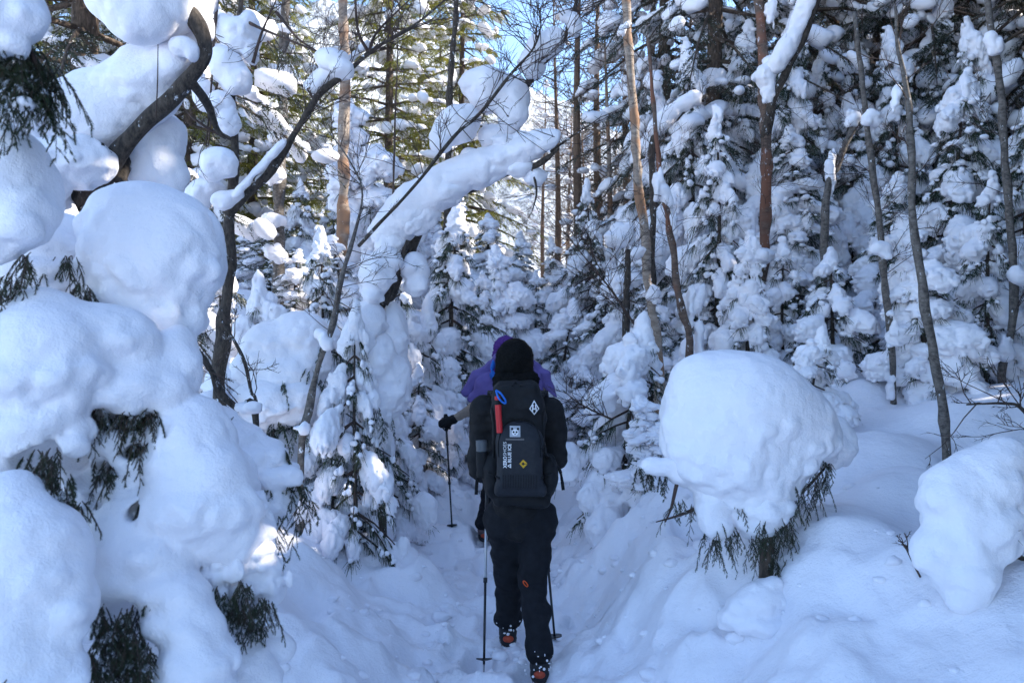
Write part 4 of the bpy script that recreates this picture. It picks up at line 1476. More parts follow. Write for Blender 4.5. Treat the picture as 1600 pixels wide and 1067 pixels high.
stem('curved_sapling', 'thin brown sapling curving up beside the low frosted fir, bare of snow', [(469, 705, 4.9), (484, 637, 4.9), (496, 573, 4.88), (516, 522, 4.86), (529, 458, 4.85), (540, 414, 4.85), (556, 360, 4.85), (566, 300, 4.85), (545, 250, 4.8), (505, 195, 4.8)], [.024, .023, .022, .02, .019, .017, .013, .008, .005, .003], 'grey', 51, 22, .4, snow=[[(476, 668, 12, 9, 4.85)], [(508, 535, 14, 12, 4.85), (500, 520, 12, 10, 4.87)]])
stem('dead_branch', 'dead forked branch lying out of the snow behind the great round snow head', [(400, 655, 3.9), (372, 640, 3.85), (345, 615, 3.8), (330, 580, 3.75), (312, 555, 3.7), (285, 530, 3.65)], [.012, .016, .018, .017, .016, .014], 'bark', 52, 8, .25, 'branch', 7, [[(385, 636, 14, 7, 3.84)], [(360, 618, 12, 8, 3.82)]], up=-.1)
stem('bent_shoot', 'bare bent shoot arching over the dead forked branch', [(402, 660, 4.0), (392, 610, 4.0), (382, 565, 4.0), (362, 525, 4.0), (345, 500, 4.0)], [.010, .0095, .009, .008, .006], 'bark', 53, 6, .2, 'sapling')
stem('birch_tree', 'straight pinkish birch stem lit along its right side, rising out of the sunlit thicket', [(537, 470, 9.0), (536, 360, 9.0), (537, 250, 9.0), (540, 120, 9.0), (536, 30, 9.0), (533, -90, 9.0)], [.075, .07, .066, .06, .055, .05], 'birch', 54, 16, .9, 'birch tree', 9, tmin=.35)
stem('thin_tree', 'thin dark stem with snow tufts standing in the sunlit thicket, right of the forked trunk', [(437, 450, 8.5), (436, 330, 8.5), (440, 200, 8.5), (442, 80, 8.5), (447, 0, 8.5), (450, -60, 8.5)], [.07, .065, .06, .05, .045, .04], 'grey', 55, 14, .6, snow=[[(430, 275, 18, 14, 8.4)], [(428, 345, 22, 16, 8.4)], [(428, 395, 20, 16, 8.4)], [(448, 110, 12, 9, 8.4)], [(445, 45, 16, 8, 8.4)], [(432, 215, 14, 12, 8.4)]])
stem('twin_sapling', 'slim dark twin sapling reaching into the sky left of the open blue gap', [(698, 380, 10.5), (702, 180, 10.5), (706, 100, 10.5), (712, 20, 10.5), (715, -50, 10.5)], [.05, .047, .044, .038, .032], 'bark', 56, 10, .6)
stem('hanging_shoot', 'hair-thin upright shoot in front of the sunlit spruces', [(614, 370, 5.6), (616, 250, 5.6), (620, 120, 5.6), (622, 60, 5.6)], [.008, .007, .005, .003], 'twig', 57, 5, .25, 'sapling', 5, rooted=False)
stem('pale_birch', 'pale birch leaning slightly, its trunk bare from top to snow, right of the trail', [(1030, 542, 7.0), (1018, 480, 7.0), (1010, 410, 7.0), (1003, 340, 7.0), (994, 250, 7.0), (988, 150, 7.0), (982, 60, 7.0), (976, -60, 7.0)], [.048, .046, .044, .043, .041, .039, .036, .033], 'birch', 58, 22, .8, 'birch tree', 9, [[(972, 48, 8, 12, 6.98), (980, 38, 6, 6, 6.97)], [(998, 395, 20, 10, 7.0)], [(1022, 460, 16, 14, 6.95)]], tmin=.45)
r_ = stem('red_birch', 'reddish peeling birch trunk with a snow-lined fork, rising straight behind the snow mushroom', [(1183, 555, 8.0), (1187, 450, 8.0), (1196, 350, 8.0), (1197, 250, 8.0), (1195, 150, 8.0), (1189, 60, 8.0), (1184, -60, 8.0)], [.082, .073, .063, .06, .057, .05, .045], 'red', 59, 18, .9, 'birch tree', 10,
     [[(1196, 120, 18, 24, 7.9), (1205, 100, 20, 14, 7.95), (1200, 150, 12, 20, 7.9)], [(1205, 20, 10, 26, 7.95)], [(1192, 400, 22, 16, 7.9)]], tmin=.45)
mb = MB()
limb(mb, PX([(1197, 215, 8.0), (1205, 165, 7.9), (1230, 110, 7.85), (1255, 60, 7.8), (1275, 10, 7.75), (1290, -40, 7.7)]), [.045, .042, .038, .034, .03, .026], 24, 7, .2, 60)
part(r_, 'limb', mb, 'bark')
snow_along(r_, PX([(1215, 105, 7.82), (1240, 60, 7.8), (1258, 15, 7.75), (1268, -20, 7.7)]), [.07, .07, .06], [.09, .09, .07], .3, 7, .016, .04, .012, 61, 'snow_ridge')
stem('dark_sapling', 'tall dark sapling with a kinked bare stem, nearest on the right bank', [(1481, 708, 4.5), (1470, 620, 4.5), (1458, 550, 4.5), (1444, 470, 4.5), (1433, 400, 4.5), (1425, 330, 4.5), (1424, 250, 4.5), (1420, 180, 4.5), (1412, 120, 4.5), (1402, 70, 4.5), (1398, 10, 4.5)], [.030, .029, .027, .026, .025, .024, .022, .02, .016, .011, .006], 'grey', 62, 14, .4, snow=[[(1402, 150, 10, 16, 4.52), (1396, 165, 8, 10, 4.52)], [(1440, 430, 6, 10, 4.52)]], tmin=.5)
stem('speckled_sapling', 'thin speckled sapling with snow tufts, left of the tall dark sapling', [(1398, 642, 6.0), (1394, 560, 6.0), (1384, 450, 6.0), (1377, 370, 6.0), (1366, 290, 6.0), (1354, 200, 6.0), (1345, 110, 6.0), (1335, 20, 6.0)], [.030, .029, .028, .027, .024, .022, .02, .016], 'grey', 63, 24, .5,
     snow=[[(1374, 385, 16, 12, 5.95), (1382, 395, 12, 10, 5.95)], [(1398, 515, 9, 14, 5.95)], [(1392, 610, 6, 18, 5.95)], [(1360, 185, 20, 14, 5.95)], [(1390, 490, 6, 6, 5.95)]])
stem('crooked_sapling', 'crooked thin trunk near the picture edge, dark against the snowy firs', [(1570, 622, 6.2), (1566, 570, 6.2), (1578, 520, 6.2), (1585, 450, 6.2), (1578, 340, 6.2), (1570, 240, 6.2), (1562, 130, 6.2), (1548, 40, 6.2), (1540, -40, 6.2)], [.036, .034, .034, .033, .032, .03, .028, .024, .02], 'grey', 64, 20, .5,
     snow=[[(1588, 430, 16, 20, 6.15)], [(1572, 545, 14, 22, 6.15)], [(1556, 75, 12, 14, 6.17), (1548, 60, 9, 9, 6.17)]])
stem('snaking_birch', 'snaking thin brown birch behind the pale birch, snow clinging to one side', [(1078, 548, 6.5), (1068, 490, 6.5), (1056, 440, 6.5), (1050, 380, 6.5), (1040, 320, 6.5), (1028, 240, 6.5), (1020, 150, 6.5), (1012, 60, 6.5)], [.034, .034, .032, .03, .028, .022, .018, .012], 'red', 65, 24, .5,
     snow=[[(1085, 480, 10, 50, 6.55), (1092, 530, 8, 40, 6.55)], [(1035, 300, 12, 40, 6.5), (1050, 350, 10, 24, 6.5)]])
r_ = stem('fallen_pole', 'leaning dead pole crusted with snow across the dark spruce trunk', [(1020, 330, 8.4), (1022, 215, 8.4), (1050, 190, 8.4), (1080, 165, 8.4), (1105, 150, 8.4)], [.03, .035, .034, .03, .026], 'bark', 66, 6, .4)
snow_along(r_, PX([(1022, 205, 8.4), (1050, 180, 8.4), (1085, 155, 8.4)]), [.07, .08, .07], [.08, .09, .07], .3, 6, .018, .04, .012, 67, 'snow_ridge')
stem('slanting_tree', 'slanting dark stem dusted with snow between the red-barked trunk and the speckled sapling', [(1290, 320, 7.2), (1310, 260, 7.2), (1330, 205, 7.2), (1345, 190, 7.2)], [.034, .032, .028, .02], 'grey', 68, 10, .4, snow=[[(1298, 265, 8, 34, 7.2)], [(1334, 185, 14, 14, 7.2)]])
stem('snow_capped_post', 'short broken stem wearing a round cap of snow, just left of the pale birch', [(978, 480, 6.3), (980, 440, 6.3), (981, 390, 6.3)], [.03, .028, .026], 'bark', 69, 10, .55, snow=[[(972, 372, 24, 20, 6.25), (966, 380, 16, 12, 6.25)]], up=.0, tmin=.5)
stem('twig_bush', 'spray of bare twigs reaching over the snow in front of the pale birch', [(1000, 520, 6.0), (960, 460, 6.0), (920, 410, 6.0), (880, 360, 6.0)], [.010, .008, .006, .004], 'twig', 70, 26, .5, 'shrub', 5, depth=3, tmin=.1)
stem('bare_bush', 'small bare bush poking out of the bank at the foot of the bulky fir', [(955, 655, 5.3), (935, 645, 5.25), (905, 630, 5.2), (880, 610, 5.15)], [.008, .007, .005, .003], 'twig', 71, 20, .3, 'shrub', 5, depth=3, tmin=.05)
stem('bank_twig', 'forked dark twig poking in from the picture edge above the tall snow lump', [(1640, 700, 3.6), (1598, 640, 3.6), (1570, 630, 3.6), (1510, 632, 3.6)], [.010, .008, .006, .003], 'bark', 72, 12, .3, 'shrub', 5, up=.1, tmin=.1)
stem('edge_twig', 'stiff dark twigs sticking out of the snow just right of the tall snow lump', [(1650, 900, 2.9), (1598, 872, 2.9), (1570, 868, 2.9), (1545, 895, 2.9)], [.010, .009, .007, .004], 'bark', 73, 8, .22, 'shrub', 5, up=.1, tmin=.1)
stem('lump_twig', 'short dark twigs on the trail side of the tall snow lump', [(1442, 910, 3.0), (1432, 890, 3.0), (1418, 862, 3.0), (1412, 850, 3.0)], [.004, .004, .003, .002], 'twig', 74, 6, .06, 'shrub', 5)


# --- the snow mushroom on its dwarf spruce
qb = P(1195, 885, 3.35)
qb[2] = gz(qb[0], qb[1])
Qm = thing('mushroom_spruce', 'dwarf spruce crushed under one huge mushroom cap of snow, right of the hikers', 'spruce tree', qb)
mb = MB()
limb(mb, [qb - [0, 0, .2], P(1200, 850, 3.4), P(1185, 780, 3.5), P(1175, 700, 3.6)], [.03, .028, .024, .015], 14, 7)
part(Qm, 'trunk', mb, 'spruce_bark')
pillows(Qm, [
    [(1158, 640, 112, 92, 3.6), (1100, 640, 68, 76, 3.6), (1215, 660, 86, 72, 3.62), (1140, 700, 95, 80, 3.56), (1192, 708, 76, 64, 3.58), (1080, 690, 42, 60, 3.56), (1175, 750, 72, 48, 3.54), (1265, 680, 40, 44, 3.64), (1110, 590, 60, 40, 3.62)],
    [(1190, 785, 48, 32, 3.48), (1175, 810, 30, 24, 3.47), (1160, 770, 30, 26, 3.5)],
    [(1112, 775, 22, 40, 3.5), (1120, 810, 18, 28, 3.48), (1105, 745, 24, 30, 3.52)],
    [(1290, 690, 34, 34, 3.72), (1305, 672, 22, 24, 3.74)],
    [(1035, 724, 22, 7, 3.5, 14), (1012, 730, 11, 5, 3.48), (1062, 735, 20, 10, 3.52)],
], vox=.010, k=.05, amp=.007, freq=11.0, crumbs=.6)
crown, wood = MB(), MB()
hang(crown, wood, [(1205, 835, 3.42, 30), (1215, 870, 3.4, 22), (1200, 880, 3.38, 18), (1190, 850, 3.38, 22), (1198, 830, 3.36, 24), (1235, 800, 3.46, 26), (1255, 770, 3.5, 28), (1275, 750, 3.54, 26), (1285, 725, 3.56, 18), (1225, 830, 3.42, 20), (1150, 790, 3.48, 22), (1140, 830, 3.46, 20), (1120, 845, 3.44, 16), (1090, 790, 3.5, 12), (1060, 785, 3.52, 12), (1110, 830, 3.45, 14)], rng, .09, 34, .0105, .0014, 9, .08)
hang(crown, wood, [(1010, 736, 3.47, 14), (995, 735, 3.46, 8), (1035, 742, 3.5, 12)], rng, .07, 34, .012, .0021, 6, .03)
for pts in ([(1180, 780, 3.5), (1120, 760, 3.52), (1060, 740, 3.5), (1000, 733, 3.47)], [(1190, 800, 3.46), (1240, 780, 3.5), (1290, 730, 3.56), (1300, 715, 3.56)], [(1100, 790, 3.52), (1060, 805, 3.5), (1025, 815, 3.48)], [(1060, 745, 3.5), (1050, 790, 3.52), (1040, 815, 3.5)], [(1195, 850, 3.4), (1205, 890, 3.35)]):
    limb(wood, PX(pts), [.010, .008, .005, .003], 12, 5, .15, 4)
part(Qm, 'crown', crown, 'needle', False, True)
part(Qm, 'branches', wood, 'twig')

c_, d_ = hit(1195, 945)
CL = thing('snow_clod', 'fallen clod of snow half sunk in the bank below the mushroom spruce', 'snow clod', c_)
snow_part(CL, [E_(*q) for q in [(1192, 938, 42, 34, d_, 40), (1165, 950, 34, 24, d_, 36), (1226, 950, 26, 22, d_, 30), (1195, 968, 70, 20, d_, 50), (1150, 965, 30, 14, d_), (1238, 968, 24, 12, d_), (1205, 915, 20, 16, d_)]], .009, .02, .012, 12, .5)

# --- the tall snow lump on the bank
rb, rd_ = hit(1495, 940)
Rm = thing('snow_lump', 'tall leaning lump of snow over a buried sapling, on the right bank', 'snow lump', rb)
mb = MB()
limb(mb, [rb - [0, 0, .2], P(1500, 880, rd_), P(1520, 800, rd_ + .05), P(1550, 720, rd_ + .1)], [.014, .012, .01, .006], 12, 6)
part(Rm, 'trunk', mb, 'bark')
pillows(Rm, [[(1568, 712, 34, 30, rd_ + .10), (1535, 738, 52, 40, rd_ + .08), (1490, 765, 50, 44, rd_ + .06), (1520, 800, 58, 44, rd_ + .04), (1505, 838, 54, 44, rd_ + .02), (1452, 855, 30, 26, rd_ + .01), (1500, 885, 42, 40, rd_), (1498, 918, 28, 24, rd_ - .01), (1550, 835, 34, 36, rd_ + .05), (1582, 790, 26, 30, rd_ + .10)]], vox=.009, k=.06, amp=.007, freq=11, crumbs=.35)

# --- slumped heap of snow over bent saplings
hb = P(455, 660, 5.3)
hb[2] = gz(hb[0], hb[1])
Hp = thing('snow_heap', 'wide slumped heap of snow over bent saplings, left of the curved brown sapling', 'snow heap', hb)
pillows(Hp, [[(430, 545, 52, 44, 5.4), (470, 520, 44, 36, 5.4), (400, 580, 40, 36, 5.35), (445, 585, 60, 40, 5.35), (485, 560, 30, 40, 5.38)], [(420, 630, 56, 40, 5.2), (465, 625, 40, 36, 5.22), (380, 650, 40, 34, 5.2)], [(330, 640, 34, 30, 5.1), (350, 600, 30, 30, 5.3)], [(595, 560, 24, 46, 5.25), (612, 600, 30, 50, 5.3), (590, 630, 26, 40, 5.25)]], vox=.014, k=.03, amp=.014, freq=11, crumbs=1.2)
crown, wood = MB(), MB()
hang(crown, wood, [(430, 665, 5.15, 22), (465, 660, 5.15, 16), (500, 600, 5.3, 16), (395, 610, 5.2, 14), (440, 600, 5.1, 10), (480, 585, 5.2, 12), (600, 650, 5.2, 14), (585, 600, 5.2, 10), (365, 660, 5.1, 16), (500, 545, 5.3, 10)], rng, .16, 30, .016, .003, 6, .06)
part(Hp, 'crown', crown, 'needle', False, True)


# ------------------------------------------------------------------ the two hikers
M_SKIN = plain_material('skin', (0.45, 0.27, 0.19), 0.55, .08, 60, .1)
M_HAIR = plain_material('black_hair', (0.012, 0.010, 0.009), 0.6, .4, 90, .5)
M_BLACK = plain_material('black_softshell', (0.012, 0.012, 0.013), 0.75, .3, 26, .6, .014, .2)
M_TROUSER = plain_material('black_trousers', (0.012, 0.013, 0.016), 0.8, .25, 24, .4, .012, .15)
M_FLEECE = plain_material('black_fleece', (0.009, 0.009, 0.009), 0.95, .5, 160, 1.0, .008, .1)
M_PACK = plain_material('black_pack_cloth', (0.010, 0.0105, 0.012), 0.7, .2, 50, .35, .006, .25)
M_POUCH = plain_material('charcoal_pack_cloth', (0.017, 0.019, 0.024), 0.65, .2, 50, .35, .005, .3)
M_RED = plain_material('red_bottle', (0.55, 0.02, 0.025), 0.35, .05, 10, 0, 0, .4)
M_BLUE = plain_material('blue_webbing', (0.02, 0.16, 0.60), 0.6, .1, 60, .2)
M_GREYLID = plain_material('grey_plastic', (0.10, 0.11, 0.12), 0.4, .1, 20, .1)
M_WHITE = plain_material('white_print', (0.78, 0.79, 0.80), 0.6, .03, 30, 0)
M_YELLOW = plain_material('yellow_print', (0.62, 0.36, 0.02), 0.6, .05, 30, 0)
M_ORANGE = plain_material('orange_cord', (0.72, 0.10, 0.02), 0.6, .1, 30, 0)
M_SOLE = plain_material('orange_red_sole', (0.42, 0.065, 0.03), 0.6, .3, 60, .3)
M_BOOT = plain_material('dark_boot', (0.022, 0.022, 0.024), 0.6, .3, 60, .4)
M_BOOTGREY = plain_material('grey_red_boot', (0.12, 0.085, 0.09), 0.6, .4, 40, .4)
M_METAL = plain_material('white_pole_tube', (0.62, 0.63, 0.65), 0.35, .05, 20, 0, 0, .5, .3)
M_POLE = plain_material('black_pole_tube', (0.015, 0.016, 0.018), 0.35, .1, 20, 0, 0, .5)
M_PURPLE = plain_material('violet_cloth', (0.135, 0.10, 0.30), 0.7, .12, 14, .3, .01, .3)
M_MAGENTA = plain_material('plum_cloth', (0.13, 0.020, 0.17), 0.7, .12, 14, .3, .01, .3)
M_BEIGE = plain_material('beige_jacket', (0.30, 0.245, 0.195), 0.8, .12, 20, .4, .01, .2)
M_STEEL = plain_material('crampon_steel', (0.35, 0.35, 0.36), 0.35, .1, 20, .1, .002, .5, .8)


def cloth(p, up):
    return 0.010 * fbm(p * np.array([7, 7, 16]), 2) + 0.007 * np.abs(noise(p * np.array([13, 13, 30]) + 7))


def fmesh(root, f, name, mat, rough=cloth, parent=None):
    if rough is not None:
        f.rough(rough)
    v, q = f.mesh()
    me = make_mesh(name, v - np.asarray(root.location), [q])
    me.materials.append(mat)
    o = link(name, me, None, parent or root)
    if parent is not None and parent is not root:
        o.parent = parent
    return o


def field_for(pts, pad, vox):
    pts = np.array(pts)
    return Field(pts.min(0) - pad, pts.max(0) + pad, vox)


def fist(f, c, sx, scale=1.0, r=.0115):
    """a hand closed round an upright grip at c; sx=-1 for the hand whose palm lies to -x"""
    c = np.asarray(c, float)
    s = scale
    f.cap(c + np.array([sx * .034, -.030, -.018]) * s, c + np.array([sx * .036, .022, -.014]) * s, .018 * s, .016 * s, .012)
    f.cap(c + np.array([sx * .034, -.030, .016]) * s, c + np.array([sx * .036, .022, .018]) * s, .018 * s, .016 * s, .012)
    for i in range(4):
        z = (1.5 - i) * .0215
        end = [175, 195, 185, 160][i]
        a = np.radians([28, 75, 125, end])
        q = [c + np.array([sx * .033 * math.cos(t), .033 * math.sin(t), z - .004 * k]) * s for k, t in enumerate(a)]
        for u, v in zip(q[:-1], q[1:]):
            f.cap(u, v, r * s * (1.05 - .02 * i), r * s * (.97 - .03 * i), .003)
    th = [c + np.array([sx * .03, -.034, .012]) * s, c + np.array([sx * .006, -.038, .030]) * s, c + np.array([-sx * .018, -.026, .040]) * s]
    f.cap(th[0], th[1], .014 * s, .0125 * s, .005)
    f.cap(th[1], th[2], .0125 * s, .010 * s, .003)


def head_skin(f, c, r=.088):
    c = np.asarray(c, float)
    f.ell(c, [r * .88, r * 1.08, r * 1.22], None, .01)
    f.ell(c + [0, r * .75, -r * .55], [r * .6, r * .5, r * .55], None, .03)       # jaw
    f.cap(c + [0, r * 1.05, .0], c + [0, r * 1.27, -r * .28], .009, .014, .012)     # nose
    for s in (-1, 1):
        f.ell(c + [s * r * .92, -.005, -r * .1], [.012, .02, .031], None, .008)    # ears
        f.ell(c + [s * r * .36, r * 1.02, r * .06], [.017, .010, .011], None, .01, cut=True)
        f.ell(c + [s * r * .36, r * .94, r * .06], [.013, .013, .012], None, .004)
    f.ell(c + [0, r * 1.16, -r * .58], [.025, .010, .006], None, .01)               # lips


def boot(root, heel, toe, mat, sole_mat, ground_z, name='boot'):
    """a hiking boot with a lugged sole; heel and toe are ground points"""
    heel, toe = np.asarray(heel, float), np.asarray(toe, float)
    f = field_for([heel, toe, heel + [0, 0, .17]], .09, .006)
    u = (toe - heel) / np.linalg.norm(toe - heel)
    up = np.cross(np.cross(u, [0, 0, 1]), u)
    f.cap(heel + u * .03 + up * .055, heel + u * .12 + up * .06, .042, .045, .02)
    f.cap(heel + u * .12 + up * .06, toe - u * .05 + up * .045, .045, .036, .02)
    f.cap(heel + u * .045 + up * .06, heel + u * .055 + up * .16, .042, .05, .03)
    b = fmesh(root, f, name, mat, lambda p, w: .0025 * noise(p * 50))
    f = field_for([heel, toe], .08, .006)
    f.cap(heel + u * .035 + up * .022, toe - u * .05 + up * .022, .045, .042, .01, flat=None)
    f.d = np.maximum(f.d, 0)if False else f.d
    f.cap(heel + u * .030 + up * .032, heel + u * .032 + up * .05, .046, .042, .01)
    s = fmesh(root, f, 'sole', sole_mat, lambda p, w: .002 * np.sin(p[:, 1] * 260), parent=b)
    f = field_for([heel], .09, .005)
    f.ell(heel - u * .012 + up * .040, [.030, .012, .020], None, .005)
    fmesh(root, f, 'heel_patch', M_SOLE, None, parent=b)
    mb = MB()
    for k in range(4):                          # spikes strapped under the boot
        for sx in (-1, 1):
            q = heel + u * (.02 + .065 * k) + np.cross(u, up) * sx * .036
            tubes(mb, np.array([q + up * .012, q - up * .016]), [.005, .001], 5)
        q0 = heel + u * (.02 + .065 * k)
        lat = np.cross(u, up)
        tubes(mb, np.array([q0 - lat * .046 + up * .03, q0 - lat * .04 + up * .005, q0 + lat * .04 + up * .005, q0 + lat * .046 + up * .03]), [.003] * 4, 5)
    me = mb.mesh('spikes', root.location)
    me.materials.append(M_STEEL)
    o = link('spikes', me, None, b)
    return b


def pole(label, hand, tip, split=(.0, .36, .62), group=None, white=True):
    hand, tip = np.asarray(hand, float), np.asarray(tip, float)
    t = thing('trekking_pole', label, 'trekking pole', tip, 0, group)
    L = hand - tip
    u = L / np.linalg.norm(L)

    def seg(name, a, b, ra, rb, mat, sides=8):
        m = MB()
        tubes(m, np.array([tip + L * a, tip + L * b]), [ra, rb], sides)
        me = m.mesh(name, tip)
        me.materials.append(mat)
        return link(name, me, None, t)
    seg('lower_tube', .03, .44, .0062, .0070, M_POLE)
    seg('middle_tube', .44, .80 if white else .8, .0078, .0078, M_METAL if white else M_POLE)
    seg('upper_tube', .80, .95, .009, .009, M_POLE)
    seg('clamp', .43, .455, .011, .011, M_POLE)
    seg('clamp', .79, .81, .012, .012, M_POLE)
    seg('tip', -.02, .035, .0028, .0055, M_STEEL)
    m = MB()
    g0, g1 = hand - u * .065, hand + u * .075
    tubes(m, np.array([g0, hand - u * .03, hand, hand + u * .03, hand + u * .055, g1]), [.013, .0155, .0145, .0155, .0185, .014], 10)
    me = m.mesh('grip', tip)
    me.materials.append(M_BLACK)
    link('grip', me, None, t)
    m = MB()                                    # basket: a notched dish
    c = tip + u * .055
    A = nrm(np.cross(u, [0, 1, 0])[None])[0]
    B = np.cross(u, A)
    n = 24
    an = np.arange(n) / n * 6.2832
    rr = .042 * (1 - .28 * (np.cos(an * 4) > .55))
    rim = c + np.cos(an)[:, None] * A * rr[:, None] + np.sin(an)[:, None] * B * rr[:, None] + u * .006
    hub = c + np.cos(an)[:, None] * A * .011 + np.sin(an)[:, None] * B * .011 + u * .004
    V = np.concatenate([rim, hub, rim - u * .006, hub - u * .012])
    i = np.arange(n)
    j = (i + 1) % n
    m.add(V, np.stack([i, j, n + j, n + i], 1), np.stack([2 * n + j, 2 * n + i, 3 * n + i, 3 * n + j], 1), np.stack([i, 2 * n + i, 2 * n + j, j], 1), np.stack([n + i, n + j, 3 * n + j, 3 * n + i], 1))
    me = m.mesh('basket', tip, False)
    me.materials.append(M_POLE)
    link('basket', me, None, t)
    m = MB()                                    # wrist strap
    lp = spline([g1, g1 + [.03, -.03, -.03], g1 + [.035, -.04, -.10], g1 + [0, -.03, -.13], g1 + [-.03, -.02, -.08], g1], 16)
    tubes(m, lp, [.005] * 16, 5)
    me = m.mesh('strap', tip)
    me.materials.append(M_BLACK)
    link('strap', me, None, t)
    return t


def hiker(label, J, mats, vox=.009, bulk=1.0):
    """J: joints. The body is one mesh; clothes are its children."""
    f = field_for(list(J.values()), .22, vox)
    head_skin(f, J['head'])
    f.cap(J['head'] - np.array([0, .02, .05]), J['neck'], .05, .055, .02)
    f.cap(J['neck'], J['waist'], .10, .10, .05, flat=(1, 1.25))
    f.cap(J['waist'], J['hip'], .10, .115, .05, flat=(1, 1.2))
    for s in ('l', 'r'):
        f.cap(J['neck'] - np.array([0, 0, .06]), J['sh' + s], .055, .05, .03)
        f.cap(J['sh' + s], J['el' + s], .046, .036, .03)
        f.cap(J['el' + s], J['ha' + s] * .85 + J['el' + s] * .15, .036, .025, .02)
        f.cap(J['hp' + s], J['kn' + s], .072, .05, .03)
        f.cap(J['kn' + s], J['an' + s], .048, .034, .02)
    f.cap(J['hpl'], J['hpr'], .085, .085, .04)
    f.rough(lambda p, up: .001 * noise(p * 20))
    v, q = f.mesh()
    root = link('person', make_mesh('person', v - J['hip'], [q]), M_SKIN)
    root.location = J['hip']
    tag(root, label, 'person', 'hikers on the trail')
    # jacket
    f = field_for([J[k] for k in J if k[:2] in ('ne', 'wa', 'hi', 'sh', 'el', 'ha', 'hp')], .22, vox)
    f.cap(J['neck'] + np.array([0, .0, .0]), J['neck'] - np.array([0, 0, .12]), .075 * bulk, .12 * bulk, .04)
    f.cap(J['neck'] - np.array([0, 0, .14]), J['waist'], .135 * bulk, .135 * bulk, .06, flat=(1, 1.15))
    f.cap(J['waist'], J['hip'] - np.array([0, 0, .03]), .138 * bulk, .150 * bulk, .06, flat=(1, 1.12))
    for s in ('l', 'r'):
        f.cap(J['neck'] - np.array([0, 0, .10]), J['sh' + s], .075 * bulk, .072 * bulk, .05)
        f.cap(J['sh' + s], J['el' + s], .074 * bulk, .058 * bulk, .04)
        f.cap(J['el' + s], J['ha' + s] * .84 + J['el' + s] * .16, .056 * bulk, .043 * bulk, .03)
    fmesh(root, f, 'jacket', mats['jacket'])
    # trousers
    f = field_for([J[k] for k in ('hip', 'hpl', 'hpr', 'knl', 'knr', 'anl', 'anr')], .22, vox)
    f.cap(J['hpl'], J['hpr'], .118, .118, .05)
    f.cap(J['hip'] + np.array([0, 0, .05]), J['hip'] - np.array([0, 0, .04]), .13, .12, .05, flat=(1, 1.1))
    for s in ('l', 'r'):
        f.cap(J['hp' + s], J['kn' + s], .100, .076, .03)
        f.cap(J['kn' + s], J['an' + s] * .45 + J['kn' + s] * .55, .073, .068, .03)
        f.cap(J['an' + s] * .5 + J['kn' + s] * .5, J['an' + s] + np.array([0, 0, .0]), .064, .073, .03)
    fmesh(root, f, 'trousers', mats['trousers'], lambda p, up: .010 * fbm(p * np.array([6, 6, 13]), 3) + .004 * np.abs(noise(p * np.array([16, 16, 30]))))
    for s, sx in (('l', -1), ('r', 1)):
        f = field_for([J['ha' + s], J['ha' + s] * .7 + J['el' + s] * .3], .10, .0045)
        fist(f, J['ha' + s], sx)
        f.cap(J['ha' + s] + np.array([sx * .034, -.035, 0]), J['ha' + s] * .72 + J['el' + s] * .28, .027, .040, .02)
        fmesh(root, f, 'glove', mats['glove'], lambda p, up: .0012 * noise(p * 60))
        an = J['an' + s]
        t = J.get('toe' + s)
        h = J.get('heel' + s)
        boot(root, h, t, mats['boot'], mats['sole'], 0)
    return root


def V3(*a):
    return np.array(a, float)


# --- the nearer hiker, seen from behind
GZ1 = 0.0
J1 = dict(head=P(804, 568, 4.18), neck=P(806, 618, 4.12), waist=P(806, 735, 4.10), hip=P(812, 795, 4.12),
          shl=P(757, 645, 4.14), shr=P(861, 643, 4.14), ell=P(748, 728, 4.14), elr=P(869, 715, 4.14), hal=P(761, 742, 4.48), har=P(843, 742, 4.52),
          hpl=P(790, 812, 4.13), hpr=P(838, 812, 4.13), knl=P(795, 893, 4.22), knr=P(833, 905, 4.08), anl=P(794, 978, 4.36), anr=P(840, 1012, 3.98))


def on_ground(px, d, lift=.0):
    q = P(px, 1000, d)
    return np.array([q[0], q[1], gz(q[0], q[1]) + lift])


hl, hr = on_ground(794, 4.30, .03), on_ground(843, 3.92, .0)
J1['heell'], J1['toel'] = hl, hl + V3(-.01, .26, .0)
J1['heelr'], J1['toer'] = hr, hr + V3(.015, .26, -.005)
for s in ('l', 'r'):
    J1['an' + s] = np.array([J1['heel' + s][0], J1['heel' + s][1] + .04, J1['heel' + s][2] + .135])
p1 = hiker('person in black hiking away with a big black backpack and a dark fuzzy hat', J1, dict(jacket=M_BLACK, trousers=M_TROUSER, glove=M_BLACK, boot=M_BOOT, sole=M_BOOT))
# fuzzy hat and the fur-edged collar below it
f = field_for([J1['head'], J1['head']], .2, .006)
f.ell(J1['head'] + V3(0, -.012, .022), [.099, .112, .108], None, .02)
f.cap(J1['head'] + V3(-.05, -.06, -.04), J1['head'] + V3(.05, -.06, -.04), .05, .05, .03)
hat_o = fmesh(p1, f, 'hat', M_FLEECE, lambda p, up: .004 * noise(p * 70) + .004 * noise(p * 25))
f = field_for([J1['neck'], J1['neck']], .2, .006)
for k in range(12):
    a = math.radians(160 + k * 20)
    f.ell(J1['neck'] + V3(.075 * math.cos(a), .06 * math.sin(a) - .02, .075 + .012 * math.sin(a)), [.042, .045, .05], None, .02)
col_o = fmesh(p1, f, 'collar', M_FLEECE, lambda p, up: .006 * noise(p * 60) + .004 * noise(p * 120))


